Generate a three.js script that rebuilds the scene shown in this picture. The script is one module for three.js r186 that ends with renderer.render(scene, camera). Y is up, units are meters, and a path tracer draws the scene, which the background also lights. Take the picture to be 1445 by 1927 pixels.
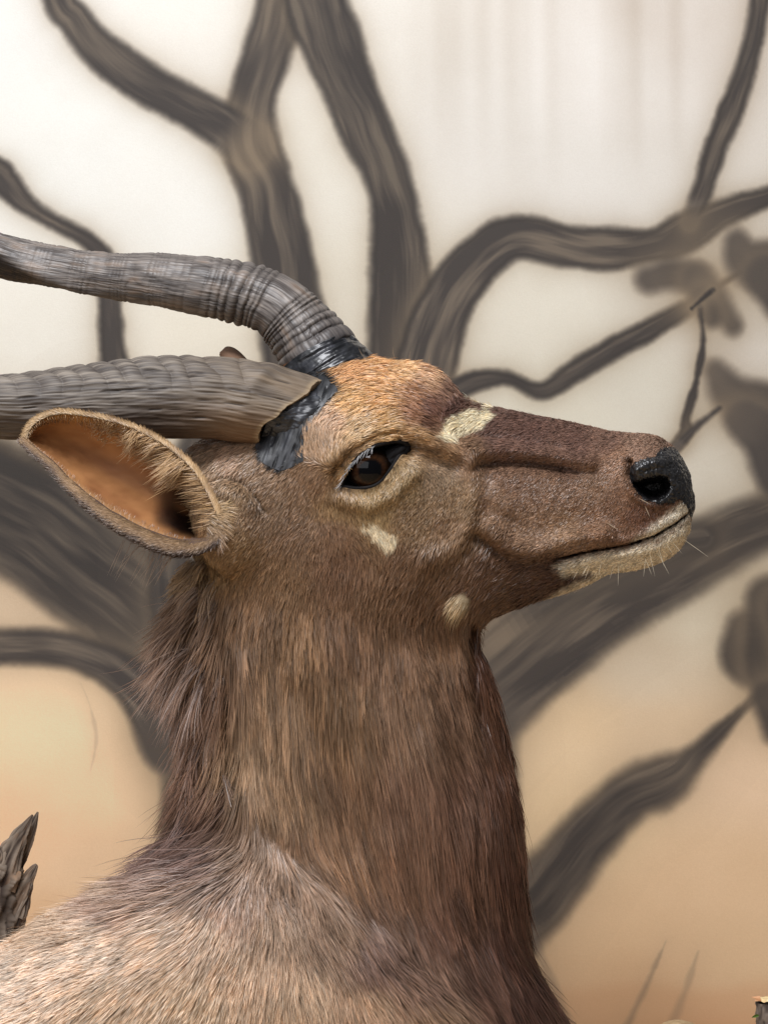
import * as THREE from 'three';
import { RectAreaLightUniformsLib } from 'three/addons/lights/RectAreaLightUniformsLib.js';

// ---------------------------------------------------------------- camera, light, exposure
RectAreaLightUniformsLib.init();
const S = 0.0005;            // metres per modelling unit
const D = 3000;              // camera distance from the animal's middle plane, in units
const EYE = 1.45;            // camera height in metres
const scene = new THREE.Scene();
const camera = new THREE.PerspectiveCamera(2 * Math.atan(963.5 / D) * 180 / Math.PI, 1445 / 1927, 0.05, 20);
camera.position.set(0, EYE, D * S);
camera.lookAt(0, EYE, 0);
scene.background = new THREE.Color(0.12, 0.121, 0.124);   // the dim hall round the display
const renderer = new THREE.WebGLRenderer({ antialias: true });
renderer.setSize(767, 1024);
renderer.toneMapping = THREE.LinearToneMapping;
renderer.toneMappingExposure = 0.885;
renderer.shadowMap.enabled = true;
function areaLight(name, x, y, z, tx, ty, tz, w, h, power, color) {
  const l = new THREE.RectAreaLight(color, power, w, h);
  l.name = name; l.position.set(x, EYE + y, z); l.lookAt(tx, EYE + ty, tz); scene.add(l);
}
areaLight('ceiling_light', -0.5, 2.0, 1.25, 0.0, -0.15, -0.1, 1.4, 0.7, 29, 0xfafbff);
areaLight('hall_light', -1.3, 0.8, 2.3, 0, -0.15, -0.2, 2.6, 1.4, 2.15, 0xfcfcff);  // soft fill panel added behind the camera for general room light

// ---------------------------------------------------------------- helpers
let seed = 12345;
const rnd = () => { seed = (seed + 0x6d2b79f5) | 0; let t = Math.imul(seed ^ (seed >>> 15), 1 | seed); t = (t + Math.imul(t ^ (t >>> 7), 61 | t)) ^ t; return ((t ^ (t >>> 14)) >>> 0) / 4294967296; };
const gauss = () => (rnd() + rnd() + rnd() + rnd() - 2) * 1.0;
const clamp = (x, a, b) => x < a ? a : x > b ? b : x;
const sst = (a, b, x) => { const t = clamp((x - a) / (b - a), 0, 1); return t * t * (3 - 2 * t); };
const lerp = (a, b, t) => a + (b - a) * t;
const hash = (x, y, z) => { let h = Math.imul(x | 0, 374761393) ^ Math.imul(y | 0, 668265263) ^ Math.imul(z | 0, 2147483647 - 58); h = Math.imul(h ^ (h >>> 13), 1274126177); h ^= h >>> 16; h = Math.imul(h, 0x85ebca6b); return ((h ^ (h >>> 13)) >>> 0) / 4294967296; };
function noise(x, y, z = 0) {          // value noise, -1..1
  const X = Math.floor(x), Y = Math.floor(y), Z = Math.floor(z); let a = x - X, b = y - Y, c = z - Z;
  a = a * a * (3 - 2 * a); b = b * b * (3 - 2 * b); c = c * c * (3 - 2 * c);
  const l = (dz) => lerp(lerp(hash(X, Y, Z + dz), hash(X + 1, Y, Z + dz), a), lerp(hash(X, Y + 1, Z + dz), hash(X + 1, Y + 1, Z + dz), a), b);
  return 2 * (c > 0 ? lerp(l(0), l(1), c) : l(0)) - 1;
}
const fbm = (x, y, z = 0, o = 3) => { let s = 0, a = 0.5; for (let i = 0; i < o; i++) { s += a * noise(x, y, z + i * 7.3); x *= 2.03; y *= 2.03; z *= 2.03; a *= 0.5; } return s; };
const s2l = (c) => { c /= 255; return c <= 0.04045 ? c / 12.92 : Math.pow((c + 0.055) / 1.055, 2.4); };
const RGB = (r, g, b) => [s2l(r), s2l(g), s2l(b)];
const mixc = (a, b, t) => [lerp(a[0], b[0], t), lerp(a[1], b[1], t), lerp(a[2], b[2], t)];
const mul = (a, k) => [a[0] * k, a[1] * k, a[2] * k];
// (u, v, z) in modelling units -> metres
function put(out, i, u, v, z) { const k = (D - z) / D * S; out[i] = (u - 722.5) * k; out[i + 1] = EYE + (963.5 - v) * k; out[i + 2] = z * S; }
function segd(u, v, a, b) {
  const dx = b[0] - a[0], dy = b[1] - a[1], t = clamp(((u - a[0]) * dx + (v - a[1]) * dy) / (dx * dx + dy * dy + 1e-9), 0, 1);
  return Math.hypot(u - a[0] - dx * t, v - a[1] - dy * t);
}
const pairs = (flat) => { const p = []; for (let i = 0; i < flat.length; i += 2) p.push([flat[i], flat[i + 1]]); return p; };
function pathd(u, v, P) { let m = 1e9; for (let i = 0; i + 1 < P.length; i++) m = Math.min(m, segd(u, v, P[i], P[i + 1])); return m; }
function polyd(u, v, P) {              // signed distance, negative inside
  let m = 1e9, inside = false;
  for (let i = 0, j = P.length - 1; i < P.length; j = i++) {
    m = Math.min(m, segd(u, v, P[j], P[i]));
    if ((P[i][1] > v) !== (P[j][1] > v) && u < (P[j][0] - P[i][0]) * (v - P[i][1]) / (P[j][1] - P[i][1]) + P[i][0]) inside = !inside;
  }
  return inside ? -m : m;
}
function smoothPath(P, n) {            // Catmull-Rom through rows of any length
  const out = [];
  for (let i = 0; i + 1 < P.length; i++) {
    const a = P[Math.max(0, i - 1)], b = P[i], c = P[i + 1], d = P[Math.min(P.length - 1, i + 2)];
    for (let k = 0; k < n; k++) {
      const t = k / n, t2 = t * t, t3 = t2 * t;
      out.push(b.map((_, q) => 0.5 * (2 * b[q] + (c[q] - a[q]) * t + (2 * a[q] - 5 * b[q] + 4 * c[q] - d[q]) * t2 + (3 * b[q] - a[q] - 3 * c[q] + d[q]) * t3)));
    }
  }
  out.push(P[P.length - 1].slice());
  return out;
}
function table(rows, lo, hi) {         // one Float32Array per column after the first
  const n = hi - lo + 1, cols = [];
  for (let c = 1; c < rows[0].length; c++) {
    const t = new Float32Array(n);
    for (let i = 0, k = 0; i < n; i++) {
      const x = lo + i;
      while (k < rows.length - 2 && x > rows[k + 1][0]) k++;
      const a = rows[Math.max(0, k - 1)], b = rows[k], e = rows[k + 1], d = rows[Math.min(rows.length - 1, k + 2)];
      const h = e[0] - b[0], s = clamp((x - b[0]) / h, 0, 1);
      const m0 = k > 0 ? (e[c] - a[c]) / (e[0] - a[0]) : (e[c] - b[c]) / h, m1 = k < rows.length - 2 ? (d[c] - b[c]) / (d[0] - b[0]) : (e[c] - b[c]) / h;
      const s2 = s * s, s3 = s2 * s;
      t[i] = (2 * s3 - 3 * s2 + 1) * b[c] + (s3 - 2 * s2 + s) * h * m0 + (-2 * s3 + 3 * s2) * e[c] + (s3 - s2) * h * m1;
    }
    cols.push(t);
  }
  return (c, x) => { const t = clamp(x, lo, hi - 0.001) - lo, i = t | 0; return cols[c][i] + (cols[c][i + 1] - cols[c][i]) * (t - i); };
}
function geom(pos, idx, col, nor) {
  const g = new THREE.BufferGeometry();
  g.setAttribute('position', new THREE.BufferAttribute(pos instanceof Float32Array ? pos : new Float32Array(pos), 3));
  if (col) g.setAttribute('color', new THREE.BufferAttribute(col instanceof Float32Array ? col : new Float32Array(col), 3));
  g.setIndex(new THREE.BufferAttribute(idx instanceof Uint32Array ? idx : new Uint32Array(idx), 1));
  if (nor) g.setAttribute('normal', new THREE.BufferAttribute(nor, 3)); else g.computeVertexNormals();
  return g;
}
function mesh(name, g, m, parent, kind) {
  const o = new THREE.Mesh(g, m); o.name = name; o.castShadow = o.receiveShadow = true;
  if (kind) o.userData.kind = kind;
  parent.add(o); return o;
}
function thing(name, label, category) { const g = new THREE.Group(); g.name = name; g.userData = { label, category }; scene.add(g); return g; }

// ---------------------------------------------------------------- the painted wall
const WZ = -1300, WK = (D - WZ) / D;
(function wall() {
  const U0 = -300, V0 = -260, TW = 1720, TH = 2040, st = 1.2;
  const buf = new Float32Array(TW * TH * 3);
  const bg = [[0, 0, 231, 228, 221], [400, 60, 232, 227, 217], [100, 300, 234, 232, 224], [330, 380, 235, 232, 223], [620, 300, 228, 222, 208], [650, 560, 226, 219, 202], [900, 250, 226, 220, 210], [1150, 150, 228, 221, 211], [1300, 50, 218, 208, 196],
    [1350, 600, 226, 219, 205], [1100, 330, 227, 221, 211], [80, 620, 233, 228, 215], [420, 640, 230, 222, 204], [1000, 600, 228, 221, 204], [1050, 780, 226, 219, 200], [1200, 720, 220, 213, 196], [1350, 920, 222, 214, 197], [1400, 650, 224, 216, 204],
    [60, 800, 218, 208, 190], [80, 1130, 207, 182, 152], [1330, 1150, 212, 200, 176], [1220, 1250, 196, 178, 152], [1060, 1360, 208, 180, 142], [1250, 1380, 202, 176, 143], [1080, 1550, 210, 182, 142], [1400, 1450, 205, 176, 144], [1330, 1650, 199, 168, 132], [1150, 1760, 198, 167, 130], [1380, 1800, 193, 163, 127], [1200, 1850, 192, 158, 121],
    [100, 1350, 222, 192, 154], [200, 1480, 216, 184, 146], [60, 1580, 207, 170, 132], [150, 1640, 202, 170, 134], [40, 1750, 194, 158, 120], [700, 1700, 195, 160, 120], [700, 1300, 215, 190, 155], [700, 900, 222, 212, 190], [1700, 300, 226, 218, 206], [1700, 1500, 200, 172, 138], [-250, 300, 230, 226, 218], [-250, 1500, 205, 170, 130], [700, 2100, 176, 132, 94], [1300, 2000, 184, 142, 104], [100, 2000, 178, 134, 96]];
  const gx = 58, gy = 66, grid = new Float32Array(gx * gy * 3);
  for (let j = 0; j < gy; j++) for (let i = 0; i < gx; i++) {
    const u = U0 + i * 40, v = V0 + j * 40; let s = 0, r = 0, g = 0, b = 0;
    for (const p of bg) { const d = ((u - p[0]) ** 2 * 0.7 + (v - p[1]) ** 2 * 1.4 + 2500), w = 1 / (d * d); s += w; r += w * p[2]; g += w * p[3]; b += w * p[4]; }
    grid.set([r / s, g / s, b / s], (j * gx + i) * 3);
  }
  for (let j = 0; j < TH; j++) for (let i = 0; i < TW; i++) {
    const u = U0 + i * st, v = V0 + j * st, fx = (u - U0) / 40, fy = (v - V0) / 40, X = Math.min(gx - 2, fx | 0), Y = Math.min(gy - 2, fy | 0), a = fx - X, b = fy - Y, q = (Y * gx + X) * 3, o = (j * TW + i) * 3;
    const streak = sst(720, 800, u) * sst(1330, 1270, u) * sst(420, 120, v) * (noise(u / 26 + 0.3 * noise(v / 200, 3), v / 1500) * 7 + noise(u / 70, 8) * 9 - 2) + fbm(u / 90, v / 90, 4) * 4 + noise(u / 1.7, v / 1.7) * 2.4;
    const ramp = sst(1835, 1875, v + 8 * noise(u / 120, 1)) * 0.55;
    for (let c = 0; c < 3; c++) {
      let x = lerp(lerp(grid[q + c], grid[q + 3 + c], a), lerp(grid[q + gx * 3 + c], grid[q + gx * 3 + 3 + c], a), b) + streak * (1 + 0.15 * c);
      x = lerp(x, [182, 138, 100][c], ramp * sst(200, 900, u) * 0.7);
      buf[o + c] = x + sst(900, 1400, v) * [8, 10, 12][c];
    }
  }
  const base = [65, 59, 55], lite = [106, 95, 83], fringe = [150, 130, 104];
  function branch(P, k = 1, soft = 9, tone = 1, streakAmt = 1, id = 0, fade = 0) {
    soft *= 1.22;
    const Q = smoothPath(P, 10), x0 = [1e9, 1e9], x1 = [-1e9, -1e9];
    for (const q of Q) for (const c of [0, 1]) { x0[c] = Math.min(x0[c], q[c] - q[2] * 1.2 - 105); x1[c] = Math.max(x1[c], q[c] + q[2] * 1.2 + 105); }
    const i0 = clamp(Math.floor((x0[0] - U0) / st), 0, TW), i1 = clamp(Math.ceil((x1[0] - U0) / st), 0, TW), j0 = clamp(Math.floor((x0[1] - V0) / st), 0, TH), j1 = clamp(Math.ceil((x1[1] - V0) / st), 0, TH), w = i1 - i0, h = j1 - j0;
    if (w <= 0 || h <= 0) return;
    const best = new Float32Array(w * h).fill(1e9), al = new Float32Array(w * h), ac = new Float32Array(w * h), wd = new Float32Array(w * h);
    let along = 0;
    for (let n = 0; n + 1 < Q.length; n++) {
      const a = Q[n], b = Q[n + 1], dx = b[0] - a[0], dy = b[1] - a[1], len = Math.hypot(dx, dy) + 1e-6, m = Math.max(a[2], b[2]) + 100;
      const ii0 = clamp(Math.floor((Math.min(a[0], b[0]) - m - U0) / st) - i0, 0, w), ii1 = clamp(Math.ceil((Math.max(a[0], b[0]) + m - U0) / st) - i0, 0, w), jj0 = clamp(Math.floor((Math.min(a[1], b[1]) - m - V0) / st) - j0, 0, h), jj1 = clamp(Math.ceil((Math.max(a[1], b[1]) + m - V0) / st) - j0, 0, h);
      for (let j = jj0; j < jj1; j++) for (let i = ii0; i < ii1; i++) {
        const u = U0 + (i + i0) * st, v = V0 + (j + j0) * st, t = clamp(((u - a[0]) * dx + (v - a[1]) * dy) / (len * len), 0, 1), ex = u - a[0] - dx * t, ey = v - a[1] - dy * t, d = Math.hypot(ex, ey), hw = lerp(a[2], b[2], t), e = d - hw, o = j * w + i;
        if (e < best[o]) { best[o] = e; al[o] = along + len * t; ac[o] = (dx * ey - dy * ex > 0 ? d : -d); wd[o] = hw; }
      }
      along += len;
    }
    for (let j = 0; j < h; j++) for (let i = 0; i < w; i++) {
      const o = j * w + i; if (best[o] > 95) continue;
      const u = U0 + (i + i0) * st, v = V0 + (j + j0) * st, q = ((j + j0) * TW + i + i0) * 3;
      const sf = Math.min(soft, wd[o] * 0.6 + 2), e = best[o] + noise(u / 34, v / 34, id) * 2.5 + noise(u / 9, v / 9, id) * 0.8;
      const halo = Math.exp(-Math.max(0, e) / (12 + soft)) * 0.46, A = sst(sf, -sf * 1.1, e) * k * (fade ? sst(0, fade, al[o]) : 1);
      const wave = ac[o] + 7 * noise(al[o] / 70, id * 3.1);
      let sl = fbm(wave / 15, al[o] / 150, id, 3) * 1.25 + 0.3 + 0.3 * noise(wave / 4, al[o] / 60, id + 9) * noise(u / 60, v / 60, id + 2) + 0.35 * noise(u / 80, v / 80, id + 5);
      sl = clamp(sl * streakAmt, 0, 1) * sst(-2, -18, e);
      const inner = sst(0.2 * wd[o], 1.6 * wd[o], al[o]), edge = 1 - 0.16 * sst(-16, -2, e) * streakAmt * inner; sl = lerp(0.35, sl, inner);
      for (let c = 0; c < 3; c++) {
        const col = lerp(base[c], lite[c], sl) * edge * tone;
        buf[q + c] = lerp(lerp(buf[q + c], fringe[c], halo * k), col, A);
      }
    }
  }
  branch([[170, 800, 70], [60, 930, 90], [-120, 860, 80], [-350, 800, 70]], 1, 16, 0.9, 0.8, 1);
  branch([[420, 1330, 170], [300, 1190, 110], [170, 1070, 110], [40, 980, 105], [-120, 900, 100], [-320, 840, 90]], 1, 16, 0.9, 0.85, 2);
  branch([[520, 1500, 210], [500, 1300, 200], [480, 1050, 200], [480, 860, 140]], 1, 14, 0.9, 0.8, 3);
  branch([[152, 1285, 1.2], [170, 1330, 1.5], [181, 1390, 1.6], [170, 1452, 1.2]], 0.16, 2, 1.5, 0, 41);
  branch([[660, 2260, 330], [640, 1900, 320], [630, 1650, 322], [640, 1480, 330], [640, 1360, 320]], 1, 16, 1, 1, 4);
  branch([[330, 1390, 70], [270, 1300, 48], [200, 1250, 36], [110, 1220, 34], [-10, 1217, 34], [-180, 1225, 36], [-340, 1210, 34]], 1, 11, 1, 1, 5);
  branch([[860, 1350, 105], [960, 1250, 100], [1120, 1140, 82], [1280, 1060, 64], [1445, 978, 52], [1620, 905, 46], [1800, 850, 40]], 1, 17, 1, 1.1, 6);
  branch([[900, 1130, 90], [1040, 1080, 62], [1180, 1030, 44], [1320, 1010, 30]], 0.7, 20, 0.97, 1, 7, 90);
  branch([[900, 1780, 90], [960, 1735, 72], [1030, 1665, 62], [1110, 1570, 50], [1180, 1500, 47], [1240, 1472, 47], [1290, 1440, 28], [1350, 1380, 15], [1425, 1305, 7]], 1, 17, 0.95, 0.8, 8);
  branch([[590, 900, 110], [575, 760, 80], [560, 660, 68], [542, 560, 62], [522, 440, 56], [496, 340, 53], [470, 260, 55], [476, 180, 44], [502, 100, 46], [522, 30, 46], [530, -60, 46], [520, -290, 44]], 1, 9, 1, 1, 9);
  branch([[470, 275, 46], [405, 228, 42], [330, 186, 39], [250, 140, 39], [180, 86, 36], [140, 36, 32], [108, -20, 30], [60, -280, 26]], 1, 9, 1, 1, 10, 70);
  branch([[760, 900, 120], [760, 700, 72], [756, 560, 63], [746, 430, 49], [728, 330, 43], [690, 250, 50], [650, 150, 52], [620, 70, 58], [592, -10, 60], [560, -280, 60]], 1, 9, 0.97, 1, 11);
  branch([[790, 800, 60], [800, 690, 58], [836, 580, 52], [880, 510, 47], [935, 460, 44], [985, 446, 43], [1060, 462, 39], [1140, 468, 41], [1225, 462, 31], [1285, 440, 40], [1355, 402, 29], [1445, 370, 19], [1560, 330, 18], [1760, 280, 16]], 1, 8, 1.06, 1.25, 12);
  branch([[1295, 420, 14], [1322, 355, 19], [1345, 280, 21], [1375, 205, 24], [1404, 120, 21], [1424, 40, 19], [1432, -60, 17], [1440, -280, 15]], 1, 7, 1.06, 1.1, 13, 60);
  branch([[840, 745, 22], [895, 716, 19], [955, 712, 14], [1018, 734, 17], [1080, 700, 22], [1150, 656, 22], [1220, 620, 20], [1290, 580, 16], [1340, 545, 8], [1392, 512, 4]], 1, 7, 1.05, 1.1, 14);
  branch([[-300, 250, 45], [-40, 320, 36], [10, 342, 28], [50, 386, 18], [110, 422, 15], [165, 452, 16], [198, 490, 19], [206, 560, 21], [210, 640, 24], [220, 720, 30]], 1, 7, 1.06, 1, 15);
  for (const [P, t] of [[[[1222, 525, 28], [1262, 516, 30], [1310, 522, 32]], 1.08], [[[1310, 525, 30], [1350, 575, 26], [1376, 612, 19]], 1.08], [[[1320, 560, 22], [1336, 600, 19]], 1.04], [[[1385, 455, 24], [1405, 490, 40], [1450, 500, 50], [1520, 500, 50]], 1.1], [[[1440, 520, 42], [1470, 570, 34]], 1.08],
    [[[1344, 700, 24], [1380, 745, 40], [1440, 770, 52], [1520, 790, 60]], 1.14], [[[1400, 790, 40], [1440, 830, 46], [1455, 900, 34]], 1.12], [[[1400, 1180, 34], [1394, 1235, 42], [1440, 1270, 40]], 0.93], [[[1450, 1130, 48], [1462, 1250, 62]], 0.92], [[[1442, 1310, 30], [1460, 1375, 24]], 0.9], [[[1500, 1150, 60], [1560, 1320, 60]], 0.95]])
    branch(P, 0.96, 12, t * 1.0, 0.12, 20 + P[0][0] % 17);
  branch([[1315, 575, 5], [1322, 640, 6], [1308, 720, 7], [1290, 785, 9], [1290, 812, 12], [1268, 842, 10], [1236, 880, 9]], 1, 4, 1.1, 0.8, 31);
  branch([[1276, 836, 9], [1308, 804, 8], [1352, 768, 6]], 1, 5, 1.2, 0.8, 32);
  branch([[1340, 545, 4], [1300, 580, 5]], 1, 3, 0.95, 0.2, 33);
  for (const [P, k] of [[[[1252, 1770, 2], [1222, 1840, 5], [1178, 1935, 8], [1140, 2050, 10]], 0.34], [[[1312, 1790, 2], [1290, 1860, 6], [1258, 1940, 9], [1230, 2050, 10]], 0.22], [[[1000, 1760, 8], [1036, 1850, 9], [1080, 1960, 10]], 0.3], [[[560, 1900, 6], [520, 2050, 10]], 0.5]]) branch(P, k, 8, 1.45, 0.3, 40);
  const data = new Uint8Array(TW * TH * 4), gain = 1.0;
  for (let j = 0; j < TH; j++) for (let i = 0; i < TW; i++) {
    const o = ((TH - 1 - j) * TW + i) * 4, q = (j * TW + i) * 3;
    for (let c = 0; c < 3; c++) data[o + c] = clamp(buf[q + c] * (1 + 0.19 * sst(850, 1450, V0 + j * st)), 0, 255);  // lower wall paint lightened to make up for lamp falloff
    data[o + 3] = 255;
  }
  const tex = new THREE.DataTexture(data, TW, TH, THREE.RGBAFormat); tex.colorSpace = THREE.SRGBColorSpace; tex.magFilter = tex.minFilter = THREE.LinearFilter; tex.wrapS = tex.wrapT = THREE.MirroredRepeatWrapping; tex.repeat.set(1.6, 1.2); tex.offset.set(-0.3, -0.1); tex.needsUpdate = true;
  const bN = 256, bd = new Uint8Array(bN * bN * 4);
  for (let j = 0; j < bN; j++) for (let i = 0; i < bN; i++) { const x = clamp(128 + 60 * (hash(i, j, 3) - 0.5) + 40 * (hash(i >> 1, j >> 1, 5) - 0.5) + 40 * (hash(i >> 3, j, 5) - 0.5), 0, 255); bd.set([x, x, x, 255], (j * bN + i) * 4); }
  const bump = new THREE.DataTexture(bd, bN, bN, THREE.RGBAFormat); bump.wrapS = bump.wrapT = THREE.RepeatWrapping; bump.magFilter = bump.minFilter = THREE.LinearFilter; bump.repeat.set(14, 13); bump.needsUpdate = true;
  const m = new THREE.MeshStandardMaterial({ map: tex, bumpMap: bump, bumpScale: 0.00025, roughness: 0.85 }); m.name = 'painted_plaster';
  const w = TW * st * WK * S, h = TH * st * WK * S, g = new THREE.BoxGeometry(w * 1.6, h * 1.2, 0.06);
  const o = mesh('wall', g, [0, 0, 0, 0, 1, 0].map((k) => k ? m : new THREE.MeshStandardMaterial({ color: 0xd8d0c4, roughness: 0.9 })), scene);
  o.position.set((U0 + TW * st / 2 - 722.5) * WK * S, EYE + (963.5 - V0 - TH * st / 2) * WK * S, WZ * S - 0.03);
  o.userData = { kind: 'structure', label: 'cream and tan display wall airbrushed with a dark bare spreading tree', category: 'wall' };
})();

{ // unseen sandy floor, added below the frame to bounce light upward
  const g = new THREE.BoxGeometry(2.9, 0.1, 2.6), o = mesh('ground', g, new THREE.MeshStandardMaterial({ color: new THREE.Color(...RGB(206, 178, 140)), roughness: 0.95 }), scene);
  o.position.set(0, EYE - 0.87, WZ * S + 1.3); o.userData = { kind: 'structure', label: 'unseen sandy floor added to bounce light up under the antelope', category: 'ground' };
}

// ---------------------------------------------------------------- the animal's volume
const headT = table([[300, 925, 960, 40], [330, 880, 1000, 78], [365, 842, 1040, 100], [400, 824, 1070, 116], [450, 808, 1105, 130], [500, 778, 1140, 138], [540, 738, 1160, 142], [580, 706, 1175, 146], [620, 690, 1186, 150], [680, 674, 1196, 152], [740, 680, 1203, 150], [785, 684, 1206, 142], [815, 694, 1204, 134], [842, 716, 1198, 126], [868, 744, 1188, 119], [900, 759, 1174, 112], [940, 769, 1156, 104], [1000, 781, 1134, 95], [1060, 792, 1116, 89], [1110, 803, 1098, 87], [1145, 811, 1080, 88], [1180, 815, 1075, 90], [1215, 817, 1068, 90], [1240, 823, 1059, 86], [1262, 838, 1047, 76], [1280, 860, 1030, 64], [1292, 884, 1008, 50], [1300, 908, 985, 34], [1304, 930, 960, 16]], 300, 1304);
const neckT = table([[900, 470, 800, 80], [1000, 420, 860, 105], [1080, 375, 885, 118], [1150, 352, 886, 122], [1200, 346, 894, 126], [1250, 348, 914, 130], [1300, 352, 930, 134], [1350, 358, 943, 138], [1400, 362, 954, 142], [1450, 356, 962, 147], [1500, 346, 969, 152], [1550, 335, 976, 158], [1600, 330, 980, 165], [1700, 340, 985, 182], [1800, 360, 990, 200], [1900, 380, 1005, 215], [2050, 400, 1020, 225], [2250, 400, 1020, 225]], 900, 2250);
const bodyT = table([[-500, 1990, 60], [-470, 1960, 150], [-420, 1935, 220], [-300, 1902, 290], [-150, 1850, 325], [0, 1786, 330], [100, 1726, 320], [200, 1680, 306], [300, 1634, 290], [360, 1610, 280], [450, 1592, 268], [600, 1610, 250], [750, 1680, 232], [900, 1775, 205], [980, 1835, 165], [1030, 1885, 120], [1065, 1935, 70], [1090, 1990, 25]], -500, 1090);
function gHead(u, v, z) {
  const t0 = headT(0, u), b = headT(1, u), hz = headT(2, u), yc = (t0 + b) / 2, hy = Math.max(6, (b - t0) / 2), t = (v - yc) / hy;
  const w = 1 - 0.13 * clamp(t + 0.2, 0, 1.4) - 0.1 * sst(820, 900, u) * clamp(-t, 0, 1.3), q = z / (Math.max(hz, 3) * w), n = 2.5 + 0.5 * sst(900, 1050, u);
  const g = Math.pow(Math.pow(Math.abs(q), 2.1) + Math.pow(Math.abs(t), n), 1 / 2.2) - 1;
  return Math.max(g, (u - 1305) / 60, (300 - u) / 100);
}
function gNeck(u, v, z) {
  const l = neckT(0, v), r = neckT(1, v), c = (l + r) / 2, h = (r - l) / 2, t = (u - c) / h, q = z / (neckT(2, v) * (1 - 0.12 * clamp(t, 0, 1.2) - 0.3 * sst(0.5, 0.72, t) * sst(1560, 1380, v) - 0.2 * clamp(-t - 0.3, 0, 0.9)));
  return Math.max(Math.pow(Math.pow(Math.abs(q), 2.1) + Math.pow(Math.abs(t), 2.3), 1 / 2.2) - 1, (900 - v) / 100, (v - 2200) / 300);
}
function gBody(u, v, z) {
  const t0 = bodyT(0, u), b = 2330, yc = (t0 + b) / 2, hy = (b - t0) / 2, t = (v - yc) / hy, q = (z - 20) / bodyT(1, u);
  return Math.max(Math.pow(q * q + Math.pow(Math.abs(t), 2.2), 1 / 2.1) - 1, (u - 1091) / 100, (-500 - u) / 200, (v - 2200) / 300);
}
function dist(g, u, v, z) {
  const f = g(u, v, z), e = 3, a = g(u + e, v, z) - f, b = g(u, v + e, z) - f, c = g(u, v, z + e) - f, m = Math.sqrt(a * a + b * b + c * c) / e;
  return clamp(f / Math.max(m, 0.0015), -150, 150);
}
const ell = (u, v, z, cu, cv, cz, a, b, c) => { const q = Math.sqrt(((u - cu) / a) ** 2 + ((v - cv) / b) ** 2 + ((z - cz) / c) ** 2); return (q - 1) * Math.min(a, b, c); };
const smin = (a, b, k) => { const h = Math.max(k - Math.abs(a - b), 0) / k; return Math.min(a, b) - h * h * k * 0.25; };
function sdf(u, v, z) {
  let d = 150;
  if (v < 1330 && u > 200) d = dist(gHead, u, v, z);
  if (v > 850) d = smin(d, dist(gNeck, u, v, z), 46);
  if (v > 1450) d = smin(d, dist(gBody, u, v, z), 70);
  if (v < 1250) {
    const az = Math.abs(z);
    d = smin(d, ell(u, v, az, 432, 985, 108, 62, 90, 46), 30);          // root of the ear
    d = smin(d, ell(u, v, az, 690, 875, 112, 88, 74, 48), 40);          // orbit
    d = smin(d, ell(u, v, az, 578, 812, 62, 62, 64, 56), 30);           // horn pedicle
    d = smin(d, ell(u, v, az, 1222, 900, 62, 50, 48, 34), 24);          // nostril wing
  }
  return d;
}
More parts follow.
